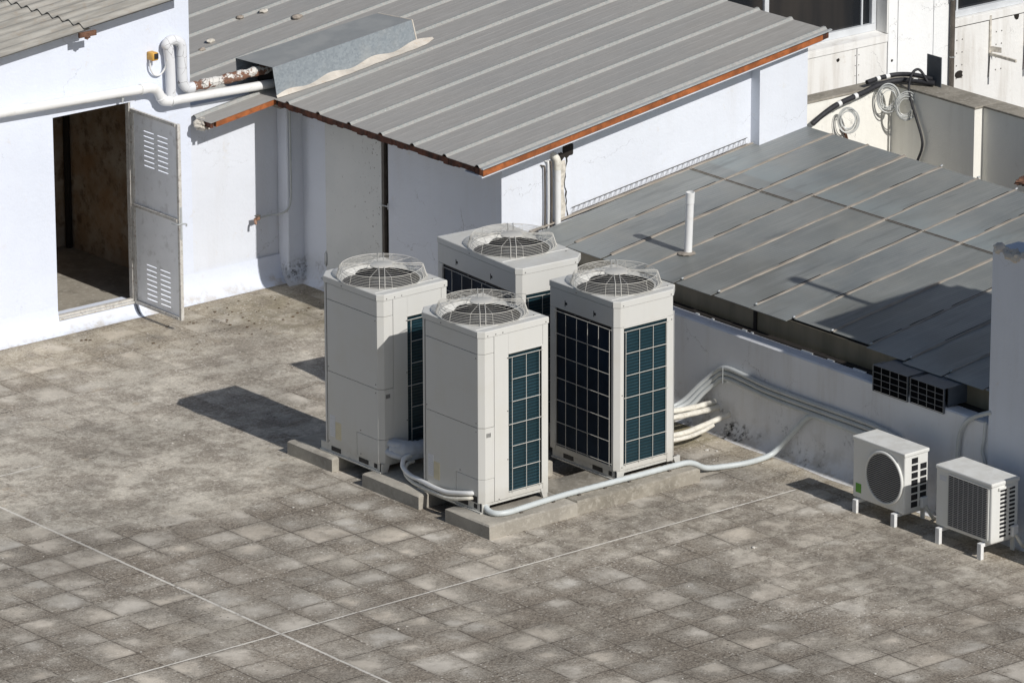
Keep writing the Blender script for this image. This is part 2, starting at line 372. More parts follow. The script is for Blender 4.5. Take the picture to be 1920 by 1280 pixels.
class MB:
    def __init__(s): s.bm = bmesh.new()
    def box(s, x0, x1, y0, y1, z0, z1, bev=0, seg=1, M4=None):
        m = Matrix.LocRotScale(((x0+x1)/2, (y0+y1)/2, (z0+z1)/2), None, (abs(x1-x0), abs(y1-y0), abs(z1-z0)))
        if M4 is not None: m = M4 @ m
        r = bmesh.ops.create_cube(s.bm, size=1, matrix=m)
        if bev:
            es = list({e for v in r['verts'] for e in v.link_edges})
            bmesh.ops.bevel(s.bm, geom=es, offset=bev, segments=seg, affect='EDGES', profile=.5)
        return s
    def prism(s, poly, a0, a1, axis='z', bev=0):
        def P(u, v, w):
            return {'z': (u, v, w), 'y': (u, w, v), 'x': (w, u, v)}[axis]
        lo = [s.bm.verts.new(P(u, v, a0)) for u, v in poly]; hi = [s.bm.verts.new(P(u, v, a1)) for u, v in poly]
        n = len(poly); fs = [s.bm.faces.new(lo), s.bm.faces.new(hi)]
        for i in range(n): fs.append(s.bm.faces.new((lo[i], lo[(i+1) % n], hi[(i+1) % n], hi[i])))
        bmesh.ops.recalc_face_normals(s.bm, faces=fs)
        if bev:
            bmesh.ops.bevel(s.bm, geom=list({e for f in fs for e in f.edges}), offset=bev, segments=1, affect='EDGES')
        return s
    def quad(s, *vs):
        s.bm.faces.new([s.bm.verts.new(v) for v in vs]); return s
    def tube(s, pts, r, n=10, cap=True, closed=False, rf=None):
        P = [Vector(p) for p in pts]; rings = []; up = None
        for i, p in enumerate(P):
            a = P[i-1] if (i > 0 or closed) else p; b = P[(i+1) % len(P)] if (i < len(P)-1 or closed) else p
            t = (b-a).normalized()
            if up is None:
                up = Vector((0, 0, 1)) if abs(t.z) < .9 else Vector((1, 0, 0))
            up = (up-t*up.dot(t)); up = up.normalized() if up.length > 1e-6 else t.orthogonal().normalized()
            q = t.cross(up); rr = r if rf is None else rf(i)
            rings.append([s.bm.verts.new(p+(up*cos(2*PI*k/n)+q*sin(2*PI*k/n))*rr) for k in range(n)])
        m = len(rings)
        for i in range(m if closed else m-1):
            A, B = rings[i], rings[(i+1) % m]
            for k in range(n): s.bm.faces.new((A[k], A[(k+1) % n], B[(k+1) % n], B[k]))
        if cap and not closed:
            s.bm.faces.new(rings[0][::-1]); s.bm.faces.new(rings[-1])
        return s
    def ring(s, c, R, r, n=56, k=5, nrm=(0, 0, 1)):
        z = Vector(nrm).normalized(); x = z.orthogonal().normalized(); y = z.cross(x)
        return s.tube([Vector(c)+(x*cos(2*PI*i/n)+y*sin(2*PI*i/n))*R for i in range(n)], r, k, closed=True)
    def lathe(s, prof, c=(0, 0, 0), n=48):
        rows = []
        for r, z in prof:
            rows.append([s.bm.verts.new((c[0]+r*cos(2*PI*i/n), c[1]+r*sin(2*PI*i/n), c[2]+z)) for i in range(n)] if r > 1e-6 else [s.bm.verts.new((c[0], c[1], c[2]+z))])
        for A, B in zip(rows, rows[1:]):
            for i in range(n):
                j = (i+1) % n
                vs = [A[i] if len(A) > 1 else A[0], A[j] if len(A) > 1 else None, B[j] if len(B) > 1 else B[0], B[i] if len(B) > 1 else None]
                vs = [v for v in vs if v is not None]
                if len(vs) > 2: s.bm.faces.new(vs)
        return s
    def grid(s, f, nu, nv):
        V = [[s.bm.verts.new(f(i/nu, j/nv)) for j in range(nv+1)] for i in range(nu+1)]
        for i in range(nu):
            for j in range(nv): s.bm.faces.new((V[i][j], V[i+1][j], V[i+1][j+1], V[i][j+1]))
        return s
    def blob(s, c, r, sq=(1, 1, .6), jit=.25, sub=2):
        m = Matrix.LocRotScale(c, None, [r*q for q in sq])
        vs = bmesh.ops.create_icosphere(s.bm, subdivisions=sub, radius=1, matrix=m)['verts']
        for v in vs:
            d = v.co-Vector(c); v.co = Vector(c)+d*(1+random.uniform(-jit, jit))
        return s
    def build(s, name, mat, parent=None, smooth=None):
        me = bpy.data.meshes.new(name)
        bmesh.ops.recalc_face_normals(s.bm, faces=s.bm.faces)
        s.bm.to_mesh(me); s.bm.free()
        me.materials.append(M[mat] if isinstance(mat, str) else mat)
        if smooth is not None:
            for p in me.polygons: p.use_smooth = True
            me.set_sharp_from_angle(angle=RAD(smooth))
        return link(name, me, parent)
def link(name, me, parent=None):
    o = bpy.data.objects.new(name, me); COL.objects.link(o)
    if parent is not None: o.parent = parent
    return o
def tag(o, label, cat, group=None):
    o['label'] = label; o['category'] = cat
    if group: o['group'] = group
    return o
def thing(name, loc, label, cat, group=None, rz=0):
    o = bpy.data.objects.new(name, None); COL.objects.link(o)
    o.empty_display_size = .2; o.location = loc; o.rotation_euler = (0, 0, rz)
    return tag(o, label, cat, group)
def struct(o): o['kind'] = 'structure'; return o
def pipe(name, pts, r, mat, parent=None, k=8, n=12, smooth=50, rf=None):
    return MB().tube(spline(pts, k) if k > 1 else pts, r, n, rf=rf).build(name, mat, parent, smooth)

# ------------------------------------------------------------------ camera, sun, sky
cam = bpy.data.cameras.new('camera'); co = bpy.data.objects.new('camera', cam); COL.objects.link(co)
pit, rol, yaw = RAD(17.59475), RAD(-.16262), RAD(39.08066)
d = Vector((cos(pit)*sin(yaw), cos(pit)*cos(yaw), -sin(pit))); r0 = Vector((cos(yaw), -sin(yaw), 0)); u0 = r0.cross(d)
r = r0*cos(rol)+u0*sin(rol); u = -r0*sin(rol)+u0*cos(rol)
mw = Matrix((r, u, -d)).transposed().to_4x4(); mw.translation = (-29.719, -37.028, 16.789)
co.matrix_world = mw
cam.sensor_width = 36; cam.lens = 200; cam.clip_start = 1; cam.clip_end = 2000
S.camera = co
EL = RAD(38)
sl = bpy.data.lights.new('sun', 'SUN'); sl.energy = 5.0; sl.angle = RAD(.5); sl.color = (1, .972, .93)
so = bpy.data.objects.new('sun', sl); COL.objects.link(so)
so.rotation_euler = Vector((-.004*cos(EL), cos(EL), -sin(EL))).to_track_quat('-Z', 'Y').to_euler()
so.location = (0, -20, 20)
w = bpy.data.worlds.new('World'); S.world = w; w.use_nodes = True
nt = w.node_tree; bg = nt.nodes['Background']; sky = nt.nodes.new('ShaderNodeTexSky')
sky.sky_type = 'NISHITA'; sky.sun_disc = False; sky.sun_elevation = EL; sky.sun_rotation = RAD(181.1)
nt.links.new(sky.outputs[0], bg.inputs[0]); bg.inputs[1].default_value = .076
S.view_settings.view_transform = 'Standard'; S.view_settings.look = 'None'; S.view_settings.exposure = -.45; S.view_settings.gamma = 1

# ------------------------------------------------------------------ setting
b = MB(); b.grid(lambda s_, t: (-16+19.7*s_, -22+29.2*t, 0), 4, 4)
struct(b.build('terrace_floor', 'terrace_tiles'))
b = MB(); b.box(-16, 3.42, -22, 7.15, -.4, -.02)
struct(b.build('roof_slab', 'old_concrete'))
b = MB(); b.quad((-900, -900, -14), (900, -900, -14), (900, 900, -14), (-900, 900, -14))
struct(b.build('ground', 'street'))

# ------------------------------------------------------------------ concrete plinths
def rough_box(mb, x0, x1, y0, y1, z0, z1, jit=.006, step=.09):
    """a cast block with uneven arrises"""
    nx, ny = max(2, int((x1-x0)/step)), max(2, int((y1-y0)/step))
    bm = mb.bm; top = {}
    def j(): return random.uniform(-jit, jit)
    rim = [(i, 0) for i in range(nx)]+[(nx, i) for i in range(ny)]+[(nx-i, ny) for i in range(nx)]+[(0, ny-i) for i in range(ny)]
    X = lambda i: x0+(x1-x0)*i/nx
    Y = lambda i: y0+(y1-y0)*i/ny
    A = [bm.verts.new((X(i), Y(k), z0)) for i, k in rim]
    cx, cy = (x0+x1)/2, (y0+y1)/2
    B, C = [], []
    for i, k in rim:
        px, py = X(i), Y(k); jj = abs(j())
        B.append(bm.verts.new((px+j()*.4, py+j()*.4, z1-.010-jj)))
        inx = .012 if i == 0 else (-.012 if i == nx else 0); iny = .012 if k == 0 else (-.012 if k == ny else 0)
        C.append(bm.verts.new((px+inx*(1+random.random()), py+iny*(1+random.random()), z1)))
    n = len(rim)
    for P, Q in ((A, B), (B, C)):
        for i in range(n): bm.faces.new((P[i], P[(i+1) % n], Q[(i+1) % n], Q[i]))
    bm.faces.new(C)
    return mb
t = thing('concrete_plinth', (0, 0, 0), 'long concrete plinth along the front, the grey hose lying on it', 'plinth', 'concrete plinths under the units')
rough_box(MB(), -.14, .868, -.285, .34, -.01, .13).build('front_slab', 'plinth_concrete', t, 40)
e = rough_box(MB(), .872, 2.32, -.272, .355, -.01, .128, .011, .07).build('rough_slab', 'old_concrete', t, 40); e['label'] = 'darker, rougher half of the plinth'
tag(rough_box(MB(), -.122, 1.43, .745, 1.57, -.01, .13).build('concrete_plinth', 'plinth_concrete', None, 40), 'concrete plinth in the middle, white hoses crossing above its left end', 'plinth', 'concrete plinths under the units')
tag(rough_box(MB(), -.09, 2.45, 2.06, 2.735, -.01, .13).build('concrete_plinth', 'plinth_concrete', None, 40), 'rearmost concrete plinth, its left end sticking out beside the stickered unit', 'plinth', 'concrete plinths under the units')

# ------------------------------------------------------------------ big air conditioners
def circle(cx, cy, R, n=64): return [(cx+R*cos(2*PI*i/n), cy+R*sin(2*PI*i/n)) for i in range(n)]
GUARD = {}
def guard_meshes():
    r = .0026
    b = MB()
    prof = [(.400-(.400-.372)*k/7, .006+.094*k/7, .0034 if k in (0, 7) else .0016) for k in range(8)]+[(.372-(.372-.115)*k/5, .103+.006*sin(PI*.5*k/5), .0010) for k in range(1, 6)]
    for R, z, rr in prof: b.ring((0, 0, z), R, rr, 64, 4)
    for k in range(12):
        a = 2*PI*k/12+.11; c_, s_ = cos(a), sin(a)
        b.tube([(R*c_, R*s_, z-.003) for R, z in ((.402, .0), (.374, .099), (.36, .103), (.10, .107))], .0017, 4)
    bb = MB()
    for k in range(4):
        a = RAD(-127)+k*PI/2
        for o in (-.025, .025):
            bb.tube([(R*cos(a)-o*sin(a), R*sin(a)+o*cos(a), z+.004) for R, z in ((.414, -.004), (.405, .012), (.377, .101), (.362, .106), (.10, .111))], .0034, 5)
        bb.tube([(.412*cos(a)-o*sin(a), .412*sin(a)+o*cos(a), -.002) for o in (-.025, 0, .025)], .0036, 5)
    dsk = MB().lathe([(0, .116), (.098, .115), (.106, .111), (.106, .105), (0, .105)], n=40)
    def me(mb, nm, mat):
        o = mb.build(nm, mat, None, 50); m = o.data; bpy.data.objects.remove(o); return m
    GUARD['wire'] = me(b, 'fan_guard', 'grille_wire'); GUARD['strap'] = me(bb, 'guard_strap', 'grille_wire'); GUARD['cap'] = me(dsk, 'guard_cap', 'unit_paint')
    f = MB()
    for k in range(4):
        a0 = k*PI/2+.4
        f.grid(lambda s_, t_: ((.09+.245*s_)*cos(a0+t_*1.15-s_*.25), (.09+.245*s_)*sin(a0+t_*1.15-s_*.25), -.16+.09*t_-.02*sin(PI*t_)), 6, 8)
    f.lathe([(0, -.05), (.085, -.055), (.095, -.075), (.095, -.19)], n=32)
    GUARD['fan'] = me(f, 'fan', 'fan_grey')
simple('well_soft', (.055,.055,.055), .6, .3, 6)
simple('well_grey', (.022,.022,.022), .6, .1, 8)
simple('fan_grey', (.035,.035,.036), .45, .1, 8)
guard_meshes()

def unit(kind, W, loc, label, rz=0, mb=None, stickers=0):
    D, H, zb, zt, c, ch = .765, 1.68, .088, 1.622, .045, .10
    t = thing('air_conditioner', loc, label, 'air conditioner', 'large outdoor air conditioners', rz)
    P = 'unit_paint'
    def part(b, n, m=P, s=None, par=t): return b.build(n, m, par, s)
    G = .004
    # --- service side with panels, or coil side
    if kind == 'front':
        foot = [(0, 0.0), (0, W-ch), (ch, W), (D, W), (D, 0)]
        def wrap(z0, z1, ye): return MB().prism([(0, ye), (0, c), (c, 0), (.147, 0), (.147, .022), (c+.01, .022), (.022, c+.01), (.022, ye)], z0, z1, bev=.002)
        pe = W-.145
        part(wrap(1.472, zt-G, pe), 'top_panel'); part(wrap(.79, 1.468, pe), 'service_panel')
        m = MB(); m.prism([(0, .36), (0, c), (c, 0), (.147, 0), (.147, .022), (c+.01, .022), (.022, c+.01), (.022, .36)], .313, .786)
        m.box(0, .022, .36, pe, zb, .786)
        lower = part(m, 'lower_panel')
        cover = part(MB().prism([(0, .356), (0, c), (c, 0), (.147, 0), (.147, .022), (c+.01, .022), (.022, c+.01), (.022, .356)], zb, .309, bev=.002), 'pipe_cover')
        part(MB().prism([(.006, pe+.022), (.006, W-ch), (ch, W-.002), (D, W-.002), (D, W-.03), (ch, W-.03), (.03, W-ch), (.03, pe+.022)], zb, zt-G), 'corner_post')
        part(MB().box(.025, .04, pe-.01, pe+.03, zb, zt-.01), 'groove', 'unit_dark')
        # -y side
        m = MB(); m.box(.151, .312, 0, .022, zb, zt-G, .0015); m.box(.312, .700, 0, .022, 1.437, zt-G)
        part(m, 'side_panel')
        part(MB().box(.705, D, .002, .03, zb-.05, zt-G, .002), 'rear_post')
        part(MB().box(.314, .703, .003, .03, zb, .135, .002), 'bottom_rail')
        ox0, ox1, cols = .312, .700, (.350, .511, .660)
        part(MB().prism([(.035, .032), (.035, W-ch-.02), (ch+.02, W-.035), (D-.012, W-.035), (D-.012, .032)], zb, zt), 'coil', 'unit_dark')
        part(MB().box(.335, .69, .029, .034, .12, 1.42), 'fin_block', 'coil_fins')
        k = MB()
        for y, z in ((.09, .72),): pass
        for i in range(4): k.box(.060+.013*i, .067+.013*i, -.0015, .002, .700, .738)
        part(k, 'air_slot', 'unit_dark', None)
        if stickers == 1:
            m = MB(); m.box(-.002, .01, .06, .15, .092, .150); part(m, 'pipe_entry', 'unit_dark', None, cover)
    else:
        foot = [(0, 0), (0, W), (D, W), (D, ch), (D-ch, 0)]
        def rail(b, y0, y1, z0, z1): b.box(0, .022, y0, y1, z0, z1, .0015)
        part(MB().prism([(0, W), (0, c), (c, 0), (D-ch-.004, 0), (D-ch-.004, .022), (c+.01, .022), (.022, c+.01), (.022, W)], 1.437, zt-G, bev=.002), 'top_panel')
        part(MB().prism([(0, .075), (0, c), (c, 0), (.085, 0), (.085, .022), (c+.01, .022), (.022, c+.01), (.022, .075)], zb, 1.434, bev=.002), 'corner_post')
        part(MB().box(0, .03, W-.075, W, zb, 1.434, .002), 'corner_post')
        part(MB().prism([(D-ch-.065, 0), (D-ch, 0), (D, ch), (D, ch+.06), (D-.03, ch+.06), (D-.03, ch+.012), (D-ch-.012, .03), (D-ch-.065, .03)], zb-.03, 1.434, bev=.002), 'corner_post')
        part(MB().box(D-.03, D, .2, W-.01, zb, zt-G), 'far_panel')
        part(MB().box(.086, D-ch-.066, .003, .03, zb, .135, .002), 'bottom_rail')
        part(MB().box(.003, .03, .076, W-.076, zb-.01, .128, .002), 'bottom_rail')
        ox0, ox1, cols = .085, D-ch-.065, (.105, .265, .425, .578)
        part(MB().prism([(.014, .050), (.014, W-.014), (D-.014, W-.014), (D-.014, ch+.01), (D-ch-.01, .014), (.050, .014)], zb, zt), 'coil', 'unit_dark')
        m = MB(); m.box(.011, .013, .10, W-.10, .12, 1.41); part(m, 'fin_block', 'coil_shaded')
        m = MB(); m.box(.10, .595, .010, .0125, .12, 1.41); part(m, 'fin_block', 'coil_fins')
        # wire grille of the coil side
        g = MB(); n = max(5, round((W-.18)/.155))
        ys = [.085+(W-.17)*i/n for i in range(n+1)]
        for y in ys[:-1] if W < 1 else ys: g.tube([(-.004, y+.012, .125), (-.004, y+.012, 1.40)], .003, 5)
        for i in range(7): g.tube([(-.008, .06 if i in (0, 6) else .09, .15+.21*i), (-.008, W-.06 if i in (0, 6) else W-.085, .15+.21*i)], .003, 5)
        part(g, 'wire_grille', 'grille_wire', 50)
        for y in ((W*.77, W*.34)):
            g = MB(); g.box(-.0015, .001, y-.004, y+.006, 1.475, 1.53); g.box(-.0015, .001, y-.028, y-.0041, 1.492, 1.516); part(g, 'lifting_mark', 'unit_dark', None)
        for y in (W*.40, W*.62): part(MB().tube([(-.003, y, 1.425), (.002, y, 1.425)], .008, 8), 'screw', 'bolt', 50)
    # side wire grille
    g = MB()
    for x in cols: g.tube([(x, -.004, .13), (x, -.004, 1.385)], .003, 5)
    for i in range(7):
        full = i in (0, 3, 6)
        g.tube([(ox0-.004 if full else cols[0], -.008, .15+.207*i), (ox1+.006 if full else cols[-1]+.006, -.008, .15+.207*i)], .003, 5)
    part(g, 'wire_grille', 'grille_wire', 50)
    f = MB()      # rim of the opening
    f.box(ox0-.006, ox1+.004, -.003, .006, 1.424, 1.437); f.box(ox1-.012, ox1+.004, -.003, .006, .14, 1.424)
    part(f, 'grille_frame')
    # base frame: channel with slots, feet
    m = MB()
    m.box(.012, .03, .02, W-.02, .012, zb); m.box(-.006, .03, .01, W-.02, 0, .012)
    m.box(.10, D-.03, .012, .03, .06, zb)
    base = part(m, 'base_frame', 'unit_base')
    for y0, y1 in ((W*.22, W*.22+.14), (W*.66, W*.66+.14), (.075, .12)): part(MB().box(.009, .02, y0, y1, .030, .072), 'fork_slot', 'unit_dark', None, base)
    for fx in (0, 1):
        poly = [(.012, 0), (.075, 0), (.105, zb), (.012, zb)] if not fx else [(D-.006, 0), (D-.055, 0), (D-.085, zb), (D-.006, zb)]
        part(MB().prism(poly, .004, .035, 'y'), 'foot', 'unit_base')
    # lid with fan opening
    cx, cy = D/2, W/2 if W < 1 else W/2-.0
    o = .004
    outer = [(x+(-o if x < D/2 else o), y+(-o if y < W/2 else o)) for x, y in foot]
    if kind == 'front' : outer = [(-o, c), (-o, W-ch), (ch, W+o), (D+o, W+o), (D+o, -o), (c, -o)]
    else: outer = [(-o, c), (-o, W+o), (D+o, W+o), (D+o, ch), (D-ch, -o), (c, -o)]
    m = MB(); bm = m.bm
    lo = [bm.verts.new((x, y, zt)) for x, y in outer]; hi = [bm.verts.new((x, y, H-.006)) for x, y in outer]
    ccx, ccy = D/2, W/2
    tp = [bm.verts.new((x+(.006 if x < ccx else -.006), y+(.006 if y < ccy else -.006), H)) for x, y in outer]
    n = len(outer); ed = []
    for i in range(n):
        j = (i+1) % n
        bm.faces.new((lo[i], lo[j], hi[j], hi[i])); bm.faces.new((hi[i], hi[j], tp[j], tp[i]))
        ed.append(bm.edges.get((tp[i], tp[j])))
    R = .379
    hole = [bm.verts.new((x, y, H)) for x, y in circle(ccx, ccy, R)]
    for i in range(64): ed.append(bm.edges.new((hole[i], hole[(i+1) % 64])))
    bmesh.ops.triangle_fill(bm, use_beauty=True, edges=ed)
    lip = [bm.verts.new((x, y, H-.02)) for x, y in circle(ccx, ccy, R-.008)]
    for i in range(64): bm.faces.new((hole[i], hole[(i+1) % 64], lip[(i+1) % 64], lip[i]))
    lid = part(m, 'lid')
    rg = MB(); yr = .085 if W < 1 else .27
    rg.prism([(yr, H-.002), (yr+.012, H-.002), (yr+.008, H+.0035), (yr+.003, H+.0035)], .012, D-.012, 'x')
    part(rg, 'ridge', P, None, lid)
    ps = [((x, -.007, zt+.016), (x, .0, zt+.016)) for x in ((.075, .165, .245, D-.03) if kind == 'front' else (.075, D-ch-.03))]
    ps += [((-.007, .055, zt+.018), (0, .055, zt+.018)), ((-.007, W*.6, zt+.02), (0, W*.6, zt+.02)), ((D-.075, .06+yr*.6, H), (D-.075, .06+yr*.6, H+.005))]
    if kind == 'front': ps += [((-.003, y, z), (.001, y, z)) for y, z in ((.07, 1.43), (.07, .83), (.07, .75), (.30, .34), (W-.16, .83), (W-.16, .12), (.30, .115))]
    ps += [((x, -.003, z), (x, .001, z)) for x, z in (((.30, 1.39), (.30, .9), (.30, .45), (.20, .10)) if kind == 'front' else ((D-ch-.02, 1.40), (.065, .12), (.065, .80)))]
    for p0, p1 in ps: part(MB().tube([p0, p1], .006, 8), 'screw', 'bolt', 50)
    def lowz(a):      # bell mouth lip; cream runs deeper on one side to paint a sunlit patch
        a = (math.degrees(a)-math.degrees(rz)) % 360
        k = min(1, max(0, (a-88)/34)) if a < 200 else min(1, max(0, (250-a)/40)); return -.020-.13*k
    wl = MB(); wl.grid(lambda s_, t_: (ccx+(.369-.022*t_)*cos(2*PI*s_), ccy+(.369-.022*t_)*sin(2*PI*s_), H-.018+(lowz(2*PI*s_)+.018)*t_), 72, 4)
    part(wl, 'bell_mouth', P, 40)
    part(MB().lathe([(.3745, -.0195), (.352, -.20), (0, -.20)], (ccx, ccy, H), 64), 'fan_well', 'well_grey', 40)  # well below the lip is dark, shade put into its colour
    q = MB().lathe([(.335, -.195), (0, -.195)], (ccx, ccy, H), 48); part(q, 'well_floor', 'unit_dark', None)
    for nm, key in (('fan_guard', 'wire'), ('guard_strap', 'strap'), ('guard_cap', 'cap'), ('fan', 'fan')):
        ob = link(nm, GUARD[key], t); ob.location = (ccx, ccy, H+.002)
        if nm in ('fan_guard', 'guard_strap', 'guard_cap'): ob.rotation_euler = (0, 0, -rz)
    if stickers:
        y1 = W-.175
        a = part(MB().box(-.002, .001, y1-.075, y1, .175, .375), 'sticker', 'sticker_white', None)
        b_ = part(MB().box(-.002, .001, y1-.165, y1-.08, .16, .325), 'sticker', 'sticker_cream', None)
        k = MB()
        for i in range(9): k.box(-.003, -.001, y1-.068+.003*(i % 3), y1-.008-.006*(i % 4), .190+.019*i, .194+.019*i)
        part(k, 'print', 'grey_pvc', None, a)
    return t
Z0 = .13
u1 = unit('front', .93, (0, 0, Z0), 'nearest of the four tall beige air conditioners, two white hoses entering its low corner', stickers=1)
u2 = unit('front', .93, (-.005, 1.435, Z0), 'tall beige air conditioner with a shadow edge across its lit side, leftmost of the four', stickers=2)
u3 = unit('rear', .935, (1.49, -.08, Z0), 'tall beige air conditioner with dark coil grilles on both sides, rightmost of the four')
u4 = unit('rear', 1.30, (1.464, 1.275, Z0), 'wider tall beige air conditioner at the back, mostly hidden behind the others', RAD(-4.2))

# ------------------------------------------------------------------ split units by the parapet
def split(loc, L, Dp, H, zb, label, kind):
    t = thing('split_air_conditioner', loc, label, 'air conditioner', 'small split air conditioners')
    P = 'split_paint'
    def part(b, n, m=P, s=None, par=t): return b.build(n, m, par, s)
    bt = MB()
    if kind == 'round':
        part(MB().box(.004, Dp-.004, .004, L-.004, zb, zb+H-.02, .012, 2), 'cabinet'); part(MB().box(-.004, Dp+.004, -.004, L+.004, zb+H-.035, zb+H, .008, 2), 'top_cover')
        cy, cz, R = .265, zb+H*.49, .235
        def Yz(a, rr, x): return (x, cy+rr*cos(a), cz+rr*sin(a))
        b = MB()
        b.tube([Yz(2*PI*i/48, R, -.004) for i in range(48)], .014, 8, closed=True); ringo = part(b, 'grille_rim', P, 60)
        b = MB(); n = 48
        c0 = b.bm.verts.new((-.001, cy, cz)); vs = [b.bm.verts.new(Yz(2*PI*i/n, R-.004, -.001)) for i in range(n)]
        for i in range(n): b.bm.faces.new((c0, vs[i], vs[(i+1) % n]))
        part(b, 'fan_opening', 'well_soft', None)
        b = MB()
        for i in range(26):
            z = -R+.012+2*(R-.012)*i/25; h = math.sqrt(max(0, R*R-z*z))
            if h > .02: b.tube([(-.008, cy-h, cz+z), (-.008, cy+h, cz+z)], .0034, 5)
        part(b, 'grille_bars', 'grey_wire', 50)
        part(MB().box(.0015, .005, L-.115, L-.045, zb+.055, zb+.14), 'sticker', 'sticker_green', None)
        # side vents on the sunny end
        b = MB()
        for col_ in (0, 1):
            for i in range(7 if col_ == 0 else 6):
                x0 = .085+.105*col_; z = zb+.05+.068*i
                b.box(x0, x0+.075, .0015, .006, z, z+.052)
        part(b, 'side_vent', 'unit_dark', None)
    else:
        part(MB().box(.004, Dp-.004, .004, L-.004, zb, zb+H-.02, .014, 2), 'cabinet'); part(MB().box(-.004, Dp+.004, -.004, L+.004, zb+H-.04, zb+H, .012, 2), 'top_cover')
        y0, y1, z0, z1 = .05, .54, zb+.04, zb+H-.055
        b = MB(); b.box(-.003, .005, y0-.012, y1+.012, z1, z1+.010); b.box(-.003, .005, y0-.012, y1+.012, z0-.010, z0); b.box(-.003, .005, y0-.012, y0, z0, z1); b.box(-.003, .005, y1, y1+.012, z0, z1)
        part(b, 'grille_rim')
        part(MB().box(-.0, .0062, y0, y1, z0, z1), 'fan_opening', 'well_soft', None)
        b = MB()
        for i in range(29): b.tube([(-.005, y0, z0+(z1-z0)*i/28), (-.005, y1, z0+(z1-z0)*i/28)], .0036, 5)
        for i in range(9): b.box(-.005, 0, y0+(y1-y0)*i/8-.003, y0+(y1-y0)*i/8+.003, z0, z1)
        part(b, 'grille_bars', 'grey_wire', 50)
        b = MB()
        for c_ in (0, 1):
            for i in range(12):
                z = zb+.045+.038*i; x0 = .105+.10*c_
                b.box(x0, x0+.075, .0015, .006, z, z+.020)
        part(b, 'side_vent', 'unit_dark', None)
        part(MB().box(.075, .235, -.014, .01, zb+H-.075, zb+H-.05, .004), 'valve_cover')
        part(MB().box(.19, .205, -.006, .01, zb+.03, zb+H-.07), 'side_rib')
    part(MB().box(Dp-.10, Dp-.03, -.035, .004, zb+.03, zb+.13, .006), 'valve_box', 'white_pvc')
    part(MB().tube(spline([(Dp-.06, -.03, zb+.05), (Dp-.04, -.07, zb-.02), (Dp+.02, -.06, zb-.08), (Dp+.12, -.02, .03)], 6), .016, 8), 'pipe_tail', 'cream_foam', 50)
    part(MB().box(.0016, .0045, L-.13, L-.05, zb+H-.13, zb+H-.085), 'rating_label', 'sticker_white') if kind != 'round' else None
    for y in (.10, L-.08):
        f = MB(); f.box(-.045, Dp+.04, y-.026, y+.026, zb-.035, zb-.003, .003); f.box(-.045, -.010, y-.026, y+.026, 0, zb-.035, .002); f.box(Dp+.02, Dp+.04, y-.022, y+.022, 0, zb-.035, .002)
        part(f, 'bracket', 'white_pvc')
    return t
simple('grey_wire', (.40,.39,.37), .5, .05, 30)
split((2.87, -2.385, 0), .68, .29, .57, .125, 'small white outdoor unit with round fan grille and green sticker', 'round')
split((2.87, -3.49, 0), .71, .33, .56, .15, 'small white outdoor unit with rectangular louvred grille', 'louvre')

# ------------------------------------------------------------------ store building with the open doorway
WY = 7.15
bld = thing('storeroom', (0, WY, 0), 'whitewashed store building with dark open doorway and corrugated roof', 'building')
def P3(b, n, m, s=None, par=bld, L=None):
    o = b.build(n, m, par, s); o.matrix_parent_inverse = Matrix.Translation((0, -WY, 0)) if par is bld else Matrix.Identity(4)
    if L: o['label'] = L
    return o
zr = lambda x: 2.905+.108*(x+.27)
m = MB()
m.prism([(-5, -.3), (.422, -.3), (.422, 2.175), (-5, 2.175)], WY, WY+.2, 'y')
m.prism([(1.345, -.3), (2.07, -.3), (2.07, 2.175), (1.345, 2.175)], WY, WY+.065, 'y')
m.prism([(-5, 2.175), (2.07, 2.175), (2.07, 3.6), (1.905, 3.6), (1.905, zr(1.9)-.01), (-5, zr(-5)-.01)], WY, WY+.2, 'y')
m.prism([(.422, -.3), (1.345, -.3), (1.345, .135), (.422, .135)], WY, WY+.2, 'y')
P3(m, 'front_wall', 'whitewash')
m = MB(); m.box(1.99, 2.07, WY+.066, 15, -.3, 2.174); m.box(1.99, 2.07, WY+.2, 15, 2.175, 3.6); P3(m, 'side_wall', 'whitewash')
m = MB()   # plaster lining of the room
m.box(1.965, 1.988, WY+.066, 9.2, .1, 2.5); m.box(-3, 1.965, 9.2, 9.25, .1, 2.5); m.box(-3.1, -3, WY+.201, 9.25, .1, 2.5)
m.box(-3, 1.96, WY+.2005, WY+.215, 2.2, 2.5)
P3(m, 'room_lining', 'brown_plaster')
m = MB(); m.box(-3, 1.965, WY+.2, 9.2, 2.5, 2.55); P3(m, 'ceiling', 'brown_plaster')
m = MB(); m.box(-3, 1.965, WY+.201, 9.2, -.2, .125); P3(m, 'room_floor', 'old_concrete')
m = MB(); m.tube([(1.93, 9.12, .1), (1.93, 9.12, 2.4)], .035, 10); m.blob((1.75, 9.1, 2.2), .22, (1, .3, .5), .2)
P3(m, 'sooty_pipe', 'dark_gap', 50)
